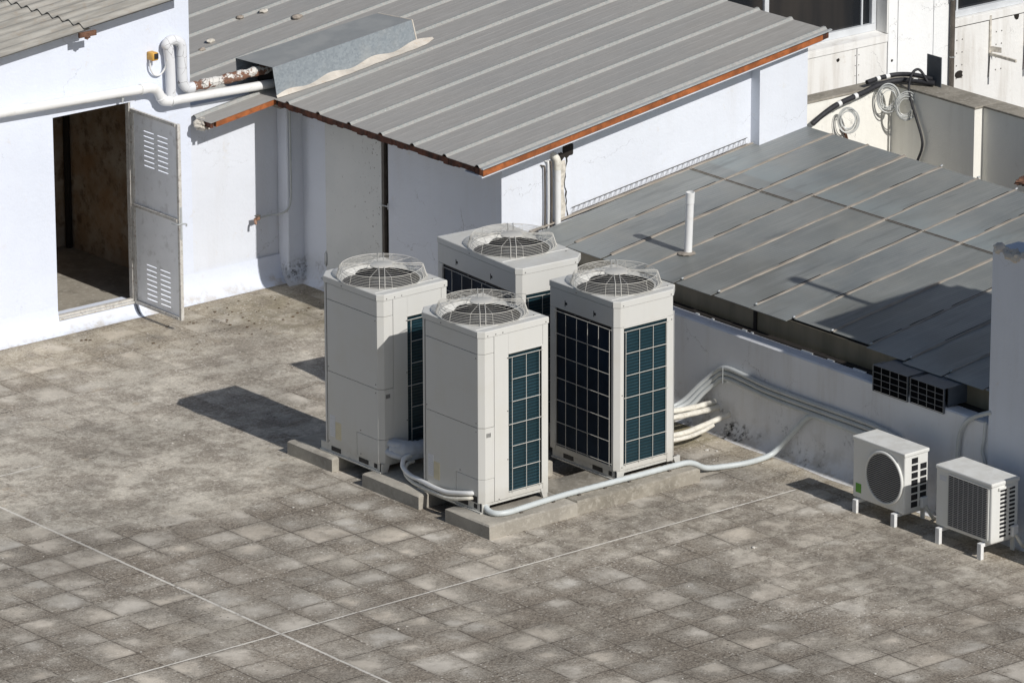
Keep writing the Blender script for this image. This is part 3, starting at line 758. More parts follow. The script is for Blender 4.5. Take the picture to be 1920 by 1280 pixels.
# cove at the foot of the wall and threshold
def cove(b, x0, x1, y0, h, dpt, n=6):
    prof = [(y0-dpt*(1-sin(PI/2*i/n)) , h*(1-cos(PI/2*i/n))) for i in range(n+1)]
    prof = [(y0-dpt*(1-sin(PI/2*i/n)), h*(1-cos(PI/2*i/n))) for i in range(n+1)]
    b.grid(lambda s_, t_: (x0+(x1-x0)*s_, prof[int(round(t_*n))][0], prof[int(round(t_*n))][1]+.002+.012*sin(s_*37+t_*2)*t_*(1-t_)), 40, n)
m = MB(); cove(m, -5, .42, WY-.001, .26, .13); cove(m, .42, 1.35, WY-.001, .135, .13); cove(m, 1.35, 3.2, WY-.001, .28, .13)
P3(m, 'wall_cove', 'whitewash', 60)
m = MB(); m.box(.424, 1.343, WY-.02, WY-.0015, .115, .138, .005); P3(m, 'threshold', 'door_edge')
m = MB(); m.box(.424, 1.343, WY+.0, WY+.05, .137, .162, .004); m.box(1.325, 1.343, WY+.004, WY+.06, .163, 2.173)
fr = P3(m, 'door_frame', 'door_edge')
# door leaf, opened outwards
dr = MB(); dx0, dx1 = 1.352, 1.355; zc = .13
for z0 in (.205, 1.57):
    for i in range(8):
        za, zb_ = z0+.050*i, z0+.050*i+.011
        dr.box(dx0, dx1, 6.36, 7.148, zc, za)
        for ya, yb in ((6.36, 6.545), (6.715, 6.775), (6.945, 7.148)): dr.box(dx0, dx1, ya, yb, za, zb_)
        zc = zb_
dr.box(dx0, dx1, 6.36, 7.148, zc, 2.11)
bmesh.ops.remove_doubles(dr.bm, verts=dr.bm.verts, dist=.0002)
door = P3(dr, 'door', 'door_paint')
m = MB()
for a in ((6.35, 6.385, .12, 2.115), (7.110, 7.148, .12, 2.115)): m.box(1.334, 1.370, a[0], a[1], a[2], a[3], .002)
for z in (.12, 1.12, 2.085): m.box(1.326, 1.3515, 6.386, 7.109, z, z+.032, .002)
P3(m, 'door_rail', 'door_edge', None, door)
m = MB(); m.tube(spline([(1.315, 6.45, 1.10), (1.315, 6.36, 1.105), (1.352, 6.342, 1.11), (1.41, 6.342, 1.10), (1.41, 6.342, 1.075)], 5), .008, 6)
m.box(1.342, 1.364, 6.342, 6.35, .95, 1.28)
P3(m, 'handle', 'zinc_plain', 50, door)
# corrugated roof, two courses
def corr(x0, x1, y0, y1, dz, nm, par=bld):
    m = MB(); ny = int((y1-y0)/.177*10)
    for top in (0, .008):
        m.grid(lambda s_, t_: (x0+(x1-x0)*s_, y0+(y1-y0)*t_, zr(x0+(x1-x0)*s_)+.045+dz+top+.019*cos(2*PI*(y0+(y1-y0)*t_)/.177+.6)), 12, ny)
    for xe in (x0, x1):
        m.grid(lambda s_, t_: (xe, y0+(y1-y0)*t_, zr(xe)+.045+dz+.008*s_+.019*cos(2*PI*(y0+(y1-y0)*t_)/.177+.6)), 1, ny)
    return P3(m, nm, 'fibre_cement', 60)
corr(-5.2, .76, 6.955, 12, 0, 'roof_sheet'); corr(.70, 1.90, 6.95, 12, .018, 'roof_sheet')
P3(MB().box(.62, .82, 6.94, 6.965, zr(.7)-.03, zr(.7)+.02).blob((.72, 6.95, zr(.7)-.03), .035, (1, .5, .8)), 'rusty_clip', 'rusty')
# mortar patch where the sheet-metal roof meets this wall
P3(MB().blob((2.12, 7.02, 1.84), .085, (1, 1, .7), .22, 3), 'mortar_patch', 'mortar', 40)
P3(MB().box(2.071, 3.33, WY+.02, WY+.2, -.3, 2.0), 'link_wall', 'annex_wash')

# pipes on that wall
def up(n, label, cat, par): pass
t = thing('drain_pipe', (0, 7.05, 2.3), 'white plastic pipe running along the white wall above the doorway', 'pipe')
def P4(b, n, m, s=50, par=None):
    par = par or t
    o = b.build(n, m, par, s); o.matrix_parent_inverse = Matrix.Translation(-par.location); return o
m = MB(); m.tube([(-5, 7.07, 2.489), (1.50, 7.06, 2.308)], .046, 16); P4(m, 'pipe_run', 'white_pvc')
m = MB(); m.tube(spline([(1.40, 7.06, 2.31), (1.52, 7.06, 2.305), (1.60, 7.06, 2.27), (1.645, 7.06, 2.20), (1.68, 7.06, 2.15), (1.76, 7.06, 2.13)], 6), .050, 16); P4(m, 'elbow', 'white_pvc')
m = MB(); m.ring((1.41, 7.06, 2.31), .051, .006, 20, 6, (1, 0, -.03)); m.ring((1.655, 7.06, 2.185), .053, .006, 20, 6, (.5, 0, -1)); m.ring((1.77, 7.06, 2.13), .051, .006, 20, 6, (1, 0, 0)); P4(m, 'collar', 'white_pvc')
m = MB(); m.tube([(1.74, 7.06, 2.132), (3.15, 7.08, 2.085)], .045, 16); P4(m, 'pipe_run', 'white_pvc')
m = MB(); m.box(1.18, 1.21, 7.06, 7.15, 2.24, 2.27); m.tube([(1.19, 7.06, 2.26), (1.19, 7.06, 2.215)], .012, 8); P4(m, 'pipe_clip', 'zinc_plain')
t = thing('lagged_pipe', (1.8, 7.1, 2.2), 'lagged white pipe looping up the wall, its lower run peeling brown', 'pipe')
m = MB(); m.tube(spline([(1.79, 7.085, 2.10), (1.79, 7.085, 2.30), (1.785, 7.085, 2.56)], 6), .052, 14); P4(m, 'riser', 'cracked_lagging')
m = MB(); m.tube(spline([(1.785, 7.085, 2.50), (1.77, 7.085, 2.66), (1.75, 7.085, 2.70), (1.80, 7.085, 2.735), (1.88, 7.085, 2.72), (1.925, 7.085, 2.66), (1.93, 7.085, 2.55), (1.93, 7.085, 2.35), (1.945, 7.085, 2.27), (1.99, 7.085, 2.225), (2.06, 7.085, 2.22)], 6), .053, 14); P4(m, 'loop', 'cracked_lagging')
m = MB(); m.tube(spline([(2.03, 7.09, 2.222), (2.4, 7.10, 2.225), (2.85, 7.12, 2.235), (3.2, 7.14, 2.25)], 8), .05, 14, rf=lambda i: .050+.006*sin(i*2.1)+.004*sin(i*5.3)); P4(m, 'peeling_run', 'peeling_lagging')
t = thing('junction_box', (1.58, 7.13, 2.62), 'small yellow box with a black front on the white wall, a white cable looping below', 'junction box')
m = MB(); m.box(1.555, 1.625, 7.05, 7.148, 2.57, 2.65, .006); P4(m, 'housing', 'yellow_box')
m = MB(); m.box(1.575, 1.622, 7.044, 7.051, 2.588, 2.642); P4(m, 'front_face', 'black_foam', None)
m = MB(); m.tube(spline([(1.56, 7.10, 2.57), (1.57, 7.11, 2.48), (1.62, 7.12, 2.41), (1.69, 7.12, 2.40), (1.735, 7.10, 2.46), (1.74, 7.06, 2.56)], 6), .010, 8); P4(m, 'cable', 'white_pvc')

# tap
t = thing('water_tap', (2.8, 7.1, .7), 'brass tap on a thin pipe against the shaded white wall', 'tap')
m = MB(); m.tube(spline([(2.86, 7.125, .712), (3.00, 7.115, .722), (3.08, 7.05, .735), (3.13, 6.985, .79), (3.165, 6.982, .90), (3.17, 6.982, 1.10)], 6), .011, 8)
m.tube([(3.17, 6.982, 1.10), (3.165, 6.982, 1.85)], .011, 8); P4(m, 'supply_pipe', 'grey_pvc')
m = MB(); m.tube([(2.80, 7.09, .715), (2.86, 7.115, .712)], .020, 10); m.tube(spline([(2.80, 7.10, .715), (2.775, 7.06, .715), (2.77, 7.04, .68)], 5), .014, 10); m.tube([(2.80, 7.07, .73), (2.80, 7.06, .76)], .012, 8); P4(m, 'tap_body', 'brass')
m = MB(); m.box(2.775, 2.83, 7.035, 7.075, .757, .768, .002); P4(m, 'tap_handle', 'dark_steel')

# ------------------------------------------------------------------ annex with ribbed metal roof
ann = thing('annex', (3.33, 3.82, 0), 'low white annex under a ribbed dusty metal roof with orange fascia', 'building')
def PA(b, n, m, s=None, par=ann, L=None):
    o = b.build(n, m, par, s)
    if par is ann: o.matrix_parent_inverse = Matrix.Translation((-3.33, -3.82, 0))
    if L: o['label'] = L
    return o
ZR = lambda x: 1.945+.142*(x-2.8)     # underside line of the sheet
m = MB()
m.prism([(3.33, -.3), (7.26, -.3), (7.26, ZR(7.26)-.02), (3.33, ZR(3.33)-.02)], 3.82, 4.0, 'y'); PA(m, 'front_wall', 'annex_wash')
m = MB(); m.box(3.335, 3.5, 4.001, 5.60, -.3, 1.97); m.box(3.335, 3.5, 6.62, 7.16, -.3, 1.97); PA(m, 'side_wall', 'annex_wash')
m = MB(); m.box(7.06, 7.255, 4.001, 14, -.3, 2.5); PA(m, 'back_wall', 'annex_wash')
m = MB(); m.box(3.14, 3.36, 7.0, 7.1695, -.3, 1.86, .01); PA(m, 'pilaster', 'annex_wash')
m = MB(); m.box(3.0, 3.34, 6.92, 7.12, 1.862, 1.90, .006); PA(m, 'pilaster_cap', 'old_concrete')
m = MB()
prof = [(.09*(1-sin(PI/2*i/5)), .14*(1-cos(PI/2*i/5))) for i in range(6)]
m.grid(lambda s_, t_: (3.333-prof[int(round(t_*5))][0], 4+3.0*s_, prof[int(round(t_*5))][1]+.002), 30, 5)
m.grid(lambda s_, t_: (3.08+.30*s_, 6.998-prof[int(round(t_*5))][0], prof[int(round(t_*5))][1]+.002), 6, 5)
PA(m, 'wall_cove', 'annex_wash', 60)
# double doors in the shaded side, dark slot between
m = MB(); m.box(3.315, 3.34, 5.685, 6.60, .05, 1.93, .002); dl = PA(m, 'door', 'annex_door', None, L='pale green-grey metal door with rust spots') if 'annex_door' in M else None
def m_ad():
    n = NT('annex_door'); p = n.xyz(); c = n.mix(n.step(n.noise(2, 4), .3, .7), (.60,.61,.59), (.66,.665,.64))
    ed = n.step(p[1], 6.15, 5.72); sp = n.step(n.noise(26, 3, .6), .645, .67)
    sp2 = n.step(n.noise(1, 3, .6, n.map((30, 30, 9))), .70, .73)
    c = n.mix(n.mul(n.m_('MAXIMUM', n.mul(sp, n.add(.1, n.mul(ed, .9))), n.mul(sp2, .7)), .9), c, (.10,.07,.05))
    n.set(c, .5); M['annex_door'] = n.m
m_ad()
dl = PA(m, 'door', 'annex_door', None, L='pale metal door with rust spots, beside the dark gap')
m = MB(); m.box(3.302, 3.33, 6.585, 6.62, .26, .38, .003); m.tube([(3.312, 6.603, .245), (3.312, 6.603, .40)], .008, 8); PA(m, 'hinge', 'zinc_plain', 50, dl)
m = MB(); m.tube([(3.300, 5.71, 1.09), (3.300, 5.56, 1.10)], .006, 8); m.tube([(3.300, 5.565, 1.07), (3.300, 5.565, 1.13)], .006, 6); PA(m, 'latch', 'zinc_plain', 50, dl)
m = MB(); m.box(3.36, 3.40, 5.58, 5.70, -.1, 1.95); PA(m, 'door_gap', 'dark_gap')
m = MB(); m.box(3.322, 3.36, 5.655, 5.684, .03, 1.93); PA(m, 'door_jamb', 'dark_steel')
m = MB(); m.box(3.34, 3.36, 6.58, 6.63, -.1, 1.95); PA(m, 'door_gap', 'dark_gap')
# metal roof: trapezoid ribs every half metre
RY = [3.62+.5*k for k in range(-0, 18)]
def sheet_profile(y0, y1):
    pts = []
    ys = sorted(RY)
    y = y0
    for c_ in ys:
        if c_ < y0-.03 or c_ > y1+.03: continue
        for dy, dz in ((-.040, 0), (-.014, .023), (.014, .023), (.040, 0)):
            if y0 <= c_+dy <= y1: pts.append((c_+dy, dz))
        for k in (1, 2):
            yy = c_+.5*k/3
            for dy, dz in ((-.012, 0), (0, .0018), (.012, 0)):
                if y0 <= yy+dy <= y1: pts.append((yy+dy, dz))
    pts = [(y0, .0)]+[p for p in pts if p[0] > y0+.004 and p[0] < y1-.004]+[(y1, .0)]
    return sorted(pts)
def roof(x0, x1, y0, y1, b):
    pr = sheet_profile(y0, y1); n = 10; bm = b.bm
    for off in (0, .004):
        rows = [[bm.verts.new((x0+(x1-x0)*i/n, y, ZR(x0+(x1-x0)*i/n)+.05+dz-off)) for y, dz in pr] for i in range(n+1)]
        for A, B in zip(rows, rows[1:]):
            for k in range(len(pr)-1): bm.faces.new((A[k], A[k+1], B[k+1], B[k]))
        if off == 0: top = rows
        else:
            for e in (0, n):
                for k in range(len(pr)-1): bm.faces.new((top[e][k], top[e][k+1], rows[e][k+1], rows[e][k]))
            for k in (0, len(pr)-1):
                for i in range(n): bm.faces.new((top[i][k], top[i+1][k], rows[i+1][k], rows[i][k]))
m = MB(); roof(2.87, 7.31, 3.535, 6.84, m); roof(2.09, 7.31, 6.84, 12, m)
rf = PA(m, 'roof', 'dusty_sheet')
m = MB()    # folded verge flashing
m.prism([(2.86, ZR(2.86)+.046), (7.32, ZR(7.32)+.046), (7.32, ZR(7.32)+.060), (2.86, ZR(2.86)+.060)], 3.518, 3.548, 'y')
PA(m, 'verge_trim', 'zinc_plain', None, rf)
m = MB(); m.prism([(2.885, ZR(2.885)-.030), (7.22, ZR(7.22)-.030), (7.22, ZR(7.22)+.043), (2.885, ZR(2.885)+.043)], 3.545, 3.60, 'y'); PA(m, 'fascia', 'fascia_wood')
m = MB(); m.prism([(7.22, ZR(7.22)-.028), (7.30, ZR(7.30)-.028), (7.30, ZR(7.30)+.040), (7.22, ZR(7.22)+.040)], 3.547, 3.60, 'y'); PA(m, 'fascia_end', 'rotten_wood')
m = MB(); m.prism([(2.88, ZR(2.88)-.052), (7.25, ZR(7.25)-.052), (7.25, ZR(7.25)-.032), (2.88, ZR(2.88)-.032)], 3.56, 3.83, 'y'); PA(m, 'soffit', 'annex_wash')
m = MB()
for k in range(int((6.82-3.6)/.08)):
    y = 3.605+.08*k
    m.box(2.888+random.uniform(0, .008), 2.93, y, y+.079, ZR(2.9)-.03+random.uniform(-.008, .012), ZR(2.9)+.036+random.uniform(-.006, .003))
PA(m, 'eave_board', 'rotten_wood')
m = MB(); m.prism([(2.16, ZR(2.16)-.012), (2.90, ZR(2.90)-.012), (2.90, ZR(2.90)+.040), (2.16, ZR(2.16)+.040)], 6.845, 6.89, 'y'); PA(m, 'fascia', 'fascia_wood')
m = MB(); m.box(2.10, 2.135, 6.86, 7.1, ZR(2.1)-.01, ZR(2.1)+.045); PA(m, 'eave_board', 'rotten_wood')
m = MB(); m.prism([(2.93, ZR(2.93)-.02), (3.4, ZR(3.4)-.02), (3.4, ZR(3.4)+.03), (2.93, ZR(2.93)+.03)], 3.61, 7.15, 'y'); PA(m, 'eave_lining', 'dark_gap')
m = MB(); m.prism([(2.14, ZR(2.14)-.0), (2.93, ZR(2.93)-.0), (2.93, ZR(2.93)+.03), (2.14, ZR(2.14)+.03)], 6.9, 7.15, 'y'); PA(m, 'eave_lining', 'annex_wash')
# recessed strip, holes and crack in the sunny wall
m = MB(); m.prism([(6.52, 1.2), (7.155, 1.2), (7.155, ZR(7.155)-.054), (6.52, ZR(6.52)-.054)], 3.69, 3.8195, 'y'); PA(m, 'wall_thickening', 'annex_wash')
m = MB(); m.blob((4.06, 3.83, 1.855), .070, (1, .25, 1), .25); m.blob((4.155, 3.83, 1.895), .080, (1, .25, 1.1), .25); PA(m, 'wall_hole', 'dark_gap', 40)
m = MB(); z = 1.83; x = 4.14
while z > 1.24:
    nx, nz = x+random.uniform(-.02, .026), z-random.uniform(.03, .06)
    wd = random.uniform(.003, .010)
    m.bm.faces.new([m.bm.verts.new(v) for v in ((x-wd, 3.8175, z), (x+wd, 3.8175, z), (nx+wd, 3.8175, nz), (nx-wd, 3.8175, nz))]); x, z = nx, nz
PA(m, 'wall_crack', 'dark_gap')
m = MB(); m.grid(lambda s_, t_: (4.015+.10*s_+.012*sin(t_*9), 3.816, 1.23+.58*t_), 4, 16); PA(m, 'bare_render', 'mortar')

# hood on the roof
hd = thing('metal_hood', (2.9, 6.85, 2.0), 'galvanised metal hood lying on the ribbed roof, pipes going into its open end', 'hood')
def PH(b, n, m, s=None, par=hd): o = b.build(n, m, par, s); o.matrix_parent_inverse = Matrix.Translation((-2.9, -6.85, -2.0)); return o
def hood_pts(x): zz = ZR(x)+.052; return zz
xa, xb = 2.88, 4.66
def hz(x): return ZR(x)+.053
F0a, F1a, B1a, B0a = (2.905, 6.835, hz(2.905)), (2.865, 6.85, hz(2.865)+.32), (2.79, 7.36, hz(2.80)+.335), (2.84, 7.40, hz(2.84))
F0b, F1b, B1b, B0b = (4.69, 6.845, hz(4.69)), (4.635, 6.86, hz(4.635)+.265), (4.56, 7.33, hz(4.56)+.265), (4.66, 7.45, hz(4.66))
m = MB(); bm = m.bm
th = Vector((0, .004, -.004))
for off in (Vector((0, 0, 0)), th):
    V = {k: bm.verts.new(Vector(v)+off*(1 if 'F' in k or 'B' in k else 1)) for k, v in dict(F0a=F0a, F1a=F1a, B1a=B1a, B0a=B0a, F0b=F0b, F1b=F1b, B1b=B1b, B0b=B0b).items()}
    for q in (('F0a', 'F0b', 'F1b', 'F1a'), ('F1a', 'F1b', 'B1b', 'B1a'), ('B1a', 'B1b', 'B0b', 'B0a'), ('F0b', 'B0b', 'B1b', 'F1b')): bm.faces.new([V[k] for k in q])
PH(m, 'shell', 'spangled_zinc')
m = MB(); m.quad((3.06, 6.86, hz(3.06)+.002), (3.06, 7.36, hz(3.06)+.002), (3.03, 7.33, hz(3.06)+.29), (3.03, 6.87, hz(3.06)+.29)); PH(m, 'shade_sheet', 'dark_gap')  # dark sheet added inside the open end to stand for its shade
m = MB(); m.tube([F1b, F0b], .008, 8); m.tube([F1b, B1b], .006, 6); PH(m, 'edge_bead', 'sealant', 50)
m = MB()
m.grid(lambda s_, t_: (2.90+1.98*s_, 6.842-(.020+.075*min(1, s_*3.2)*(1+.05*sin(s_*17)+.05*sin(s_*61))*(1 if s_ < .92 else (1-s_)/.08*.9+.1))*t_, hz(2.90+1.98*s_)+(.030+.02*sin(s_*23))*(1-t_)+.003), 60, 3)
PH(m, 'sealant_strip', 'sealant', 60)

# stones on the metal roof
for (x, y, sz, lb) in ((4.11, 9.08, .038, 'dark stone on the metal roof with a white chip in front'), (4.37, 9.02, .042, 'pale rounded stone on the metal roof, farthest from the hood'), (4.46, 8.56, .050, 'brown stone on the metal roof nearest behind the hood'), (3.50, 8.765, .042, 'flat pale flake on the metal roof near the white wall'), (3.29, 8.62, .035, 'small dark stone on the metal roof close to the white wall')):
    tag(MB().blob((x, y, ZR(x)+.07), sz, (1.2, .9, .55), .22, 2).build('stone', 'stone' if 'dark' in lb or 'brown' in lb else 'mortar', None, 50), lb, 'stone', 'stones lying on the metal roof')

# pipes on the sunny annex wall
t = thing('downpipe', (3.985, 3.77, 1.2), 'white downpipe with elbow coming from a hole in the annex wall', 'pipe')
P4(MB().tube([(3.985, 3.765, 1.18), (3.985, 3.765, 1.78)], .033, 14), 'pipe_run', 'white_pvc', 50, t)
P4(MB().tube(spline([(3.985, 3.765, 1.75), (3.982, 3.765, 1.82), (3.975, 3.78, 1.865), (3.97, 3.83, 1.885)], 5), .037, 14), 'elbow', 'cream_foam', 50, t)
for x, zt_, r_, mt, lb in ((3.842, 1.80, .009, 'dark_steel', 'thin dark pipe on the annex wall, farthest left of the downpipe'), (3.888, 1.84, .010, 'white_pvc', 'thin white pipe on the annex wall between two dark pipes'), (3.925, 1.83, .011, 'dark_steel', 'thin dark pipe on the annex wall right beside the downpipe')):
    o = pipe('thin_pipe', [(x, 3.79, 1.17), (x+.004, 3.79, 1.4), (x, 3.79, zt_-.03), (x-.01, 3.80, zt_), (x-.03, 3.83, zt_+.01)], r_, mt, None, 4, 8); tag(o, lb, 'pipe', 'thin pipes on the annex wall')

# ------------------------------------------------------------------ parapet and glass canopy
t = thing('parapet_wall', (3.42, 0, 0), 'grey-white parapet wall beside the glass canopy, mouldy at its foot', 'wall')
PP = lambda b, n, m, s=None: (lambda o: (setattr(o, 'matrix_parent_inverse', Matrix.Translation((-3.42, 0, 0))), o)[1])(b.build(n, m, t, s))
m = MB(); m.prism([(3.42, -.3), (3.42, .970), (3.435, .982), (3.72, .95), (3.72, -.3)], -2.9, 3.818, 'y'); PP(m, 'wall', 'parapet_wash')
m = MB(); prof = [(.15*(1-sin(PI/2*i/6)), .20*(1-cos(PI/2*i/6))) for i in range(7)]
m.grid(lambda s_, t_: (3.422-prof[int(round(t_*6))][0]*(1+.1*sin(s_*40)), -3.6+7.4*s_, prof[int(round(t_*6))][1]+.002), 60, 6); PP(m, 'wall_cove', 'parapet_wash', 60)
m = MB(); m.box(3.61, 3.69, -2.9, 3.8, .950, .972); PP(m, 'dark_strip', 'dark_gap')
m = MB()
for y, l in ((1.05, .03), (.62, .06), (.50, .03), (-.20, .15), (-.55, .09), (-.90, .12), (-1.02, .05), (1.28, .05)):
    m.box(3.595, 3.615, y-l, y, .958, .976, .003)
PP(m, 'plaster_chip', 'white_tape')

can = thing('glass_canopy', (3.7, 0, 1.0), 'long grey wired-glass canopy with tan sealed ribs', 'canopy')
def PC(b, n, m, s=None, par=can, L=None):
    o = b.build(n, m, par, s)
    if par is can: o.matrix_parent_inverse = Matrix.Translation((-3.7, 0, -1.0))
    if L: o['label'] = L
    return o
ZC = lambda x: 1.182+.1325*(x-3.7)
YR = lambda k, x: .06+.5237*k+.033*(x-3.7)
starts = {7: 3.60, 6: 3.62, 5: 3.63, 4: 3.63, 3: 3.645, 2: 3.66, 1: 3.648, 0: 3.728, -1: 3.735, -2: 3.665, -3: 3.625, -4: 3.64, -5: 3.65, -6: 3.66, -7: 3.65, -8: 3.65}
def slab(b, x0, x1, k, dz=0, skew=0):
    n = 8; g = .012
    def pt(s_, yk, z): x = x0+(x1-x0)*s_; return (x, yk(x), ZC(x)+z)
    lo = lambda x: YR(k-1, x)+g; hi = lambda x: min(YR(k, x)-g, 3.79)
    for z in (dz, dz-.006): b.grid(lambda s_, t_: pt(s_, (lambda x: lo(x)+(hi(x)-lo(x))*t_), z), n, 1)
    for s_ in (0, 1): b.quad(pt(s_, lo, dz), pt(s_, hi, dz), pt(s_, hi, dz-.006), pt(s_, lo, dz-.006))
    for yk in (lo, hi): b.quad(pt(0, yk, dz), pt(1, yk, dz), pt(1, yk, dz-.006), pt(0, yk, dz-.006))
for k in range(-8, 8):
    x0 = starts[k]
    sx = 5.69 if k in (5, 6, 7) else 5.90
    if k >= 8: continue
    m = MB(); slab(m, x0, sx-.01, k, random.uniform(-.002, .003)); PC(m, 'glass_panel', 'wired_glass')
    m = MB(); slab(m, sx+.01, 7.15, k, random.uniform(-.002, .003)); PC(m, 'glass_panel', 'wired_glass')
    # cross joint
    m = MB(); y0, y1 = YR(k-1, sx)+.014, min(YR(k, sx)-.014, 3.79)
    m.box(sx-.014, sx-.006, y0, y1, ZC(sx)-.006, ZC(sx)+.006); m.box(sx+.008, sx+.013, y0, y1, ZC(sx)-.006, ZC(sx)+.009); PC(m, 'cross_joint', 'canopy_rib' if 'canopy_rib' in M else 'zinc_plain')
    m = MB(); m.box(sx-.0058, sx+.0078, y0, y1, ZC(sx)-.006, ZC(sx)-.001); PC(m, 'joint_gap', 'dark_gap')
def m_rib():
    n = NT('canopy_rib'); a = n.noise(1, 6, .65, n.map((3, 30, 30))); c = n.mix(n.step(a, .35, .65), (.27,.235,.195), (.37,.33,.28))
    c = n.mix(n.mul(n.step(n.noise(9, 5, .7), .56, .66), .7), c, (.25,.22,.19)); n.set(c, .9); n.bump(n.noise(30, 4), .4, .005); M['canopy_rib'] = n.m
m_rib()
for o in can.children:
    if o.name.startswith('cross_joint'): o.data.materials[0] = M['canopy_rib']
def rib(k, x0=3.75, x1=7.16):
    b = MB(); bm = b.bm; n = 46; rows = []; ph = random.random()*9
    for i in range(n+1):
        x = x0+(x1-x0)*i/n; y = YR(k, x) if k < 7 else 3.79; h = .009+.003*sin(i*.9+ph)+random.uniform(-.002, .002); wl = .017+.005*sin(i*.55+ph)+random.uniform(-.003, .003); wr = .020+.005*sin(i*.4+ph*2)+random.uniform(-.003, .003)
        z = ZC(x)
        rows.append([bm.verts.new(v) for v in ((x, y-wr, z-.004), (x, y-wr*.7, z+h*.8), (x, y+wl*.6, z+h), (x, y+wl, z-.004))])
    for A, B in zip(rows, rows[1:]):
        for j in range(3): bm.faces.new((A[j], A[j+1], B[j+1], B[j]))
    bm.faces.new(rows[0]); bm.faces.new(rows[-1])
    return PC(b, 'rib', 'canopy_rib', 40)
for k in range(-8, 8): rib(k, 3.74 if k < 7 else 3.66)
for k in range(-6, 7):
    x = 3.76
    while x < 7.0:
        l = random.uniform(.3, 1.1)
        if random.random() < .55:
            xx = min(7.12, x+l); m = MB(); q = 8
            m.grid(lambda s_, t_: (x+(xx-x)*s_, YR(k, x+(xx-x)*s_)+.022+t_*(.012+.004*sin(s_*9)), ZC(x+(xx-x)*s_)+.003), q, 1)
            PC(m, 'rib_shadow', 'dark_gap')  # dark strips along the ribs, painted in as their shadow lines
        x += l+.1
m = MB()
for k in (-7, -6, -5, -4, -3, -2, -1, 0, 1, 2, 3): m.tube([(3.75, YR(k, 3.75), ZC(3.75)+.012), (3.728, YR(k, 3.73), ZC(3.73)+.010)], .009, 8); m.tube([(7.15, YR(k, 7.15), ZC(7.15)+.012), (7.18, YR(k, 7.18), ZC(7.18)+.010)], .009, 8)
PC(m, 'rib_end', 'zinc_plain', 50)
m = MB(); m.box(3.70, 3.705, -2.9, 3.8, .952, 1.172); PC(m, 'side_glass', 'tinted_glass')
m = MB()
for y in (.545, -1.45, 2.5): m.box(3.69, 3.712, y-.022, y+.022, .952, 1.18)
m.box(3.715, 3.75, -4.1, 3.79, 1.12, 1.165)
PC(m, 'post', 'dark_gap')
m = MB(); m.box(7.08, 7.12, -4.1, 3.79, -.3, ZC(7.1)-.02); PC(m, 'back_frame', 'dark_steel')
m = MB(); m.box(3.8, 7.0, -4.1, 3.79, .2, .25); PC(m, 'ceiling_below', 'dark_gap')

# wire truss lying along the annex wall
m = MB(); n = 34; x0, x1 = 4.19, 6.46
for dz in (.075, .015): m.tube([(x0, 3.80, ZC(x0)+dz), (x1, 3.80, ZC(x1)+dz)], .0028, 5)
for i in range(n):
    xa_, xb_ = x0+(x1-x0)*i/n, x0+(x1-x0)*(i+.55)/n
    m.tube([(xa_, 3.80, ZC(xa_)+.015), (xb_, 3.80, ZC(xb_)+.075)], .0018, 4); m.tube([(xb_, 3.80, ZC(xb_)+.075), (xb_+.004, 3.80, ZC(xb_)+.015)], .0018, 4)
tag(m.build('wire_truss', 'dark_steel', None, 50), 'thin zigzag wire strip standing between annex wall and glass canopy', 'wire strip')
t = thing('vent_pipe', (4.208, 2.093, 1.24), 'white plastic vent pipe standing upright through the glass canopy', 'pipe')
P4(MB().tube([(4.208, 2.093, 1.24), (4.218, 2.08, 1.76)], .038, 18), 'pipe_run', 'white_pvc', 50, t)
m = MB(); m.tube([(4.217, 2.082, 1.745), (4.22, 2.078, 1.85)], .043, 18, cap=False); m.tube([(4.217, 2.082, 1.745), (4.22, 2.078, 1.85)], .036, 18, cap=False); m.ring((4.22, 2.078, 1.85), .0395, .0045, 24, 6); P4(m, 'socket', 'white_pvc', 50, t)
P4(MB().blob((4.2, 2.09, 1.252), .075, (1.2, 1.1, .22), .15, 3), 'collar', 'canopy_rib', 50, t)

# duct outlets with wire cages on the parapet
for i, (y0, y1, z0, z1, lb) in enumerate(((-1.935, -1.385, .955, 1.165, 'left one of two dark duct outlets with wire cages under the canopy'), (-2.31, -1.975, .965, 1.165, 'right one of two dark duct outlets with wire cages under the canopy'))):
    if i == 0: y0, y1 = -1.83, -1.38
    else: y0, y1 = -2.30, -1.87
    dz = 0
    t = thing('duct_outlet', (3.42, y0, z0), lb, 'duct', 'caged duct outlets')
    m = MB(); m.box(3.47, 3.95, y0+.01, y1-.01, z1-.012, z1-.004); m.box(3.47, 3.95, y0+.01, y0+.018, z0+.02, z1-.012); m.box(3.47, 3.95, y1-.018, y1-.01, z0+.02, z1-.012); P4(m, 'duct', 'duct_grey' if 'duct_grey' in M else 'zinc_plain', None, t)
    m = MB(); m.box(3.408, 3.418, y0+.004, y1-.004, z0-.026, z1-.005); P4(m, 'throat', 'throat_black', None, t)
    m = MB(); m.box(3.404, 3.42, y0-.002, y0+.0035, z0-.03, z1); m.box(3.404, 3.42, y1-.0035, y1+.002, z0-.03, z1); m.box(3.404, 3.47, y0+.004, y1-.004, z1-.0045, z1); P4(m, 'duct_rim', 'duct_grey', None, t)
    m = MB(); nv = 5
    for k in range(nv): y = y0+(y1-y0)*k/(nv-1); m.tube([(3.40, y, z0-.03), (3.40, y, z1)], .003, 5)
    for k in range(5): z = z0-.03+(z1-z0+.03)*k/4; m.tube([(3.40, y0, z), (3.40, y1, z)], .003, 5)
    for y in (y0, y1):
        for z in (z0-.03, z1): m.tube([(3.40, y, z), (3.55, y, z)], .003, 5)
    P4(m, 'wire_cage', 'cage_wire', 50, t)
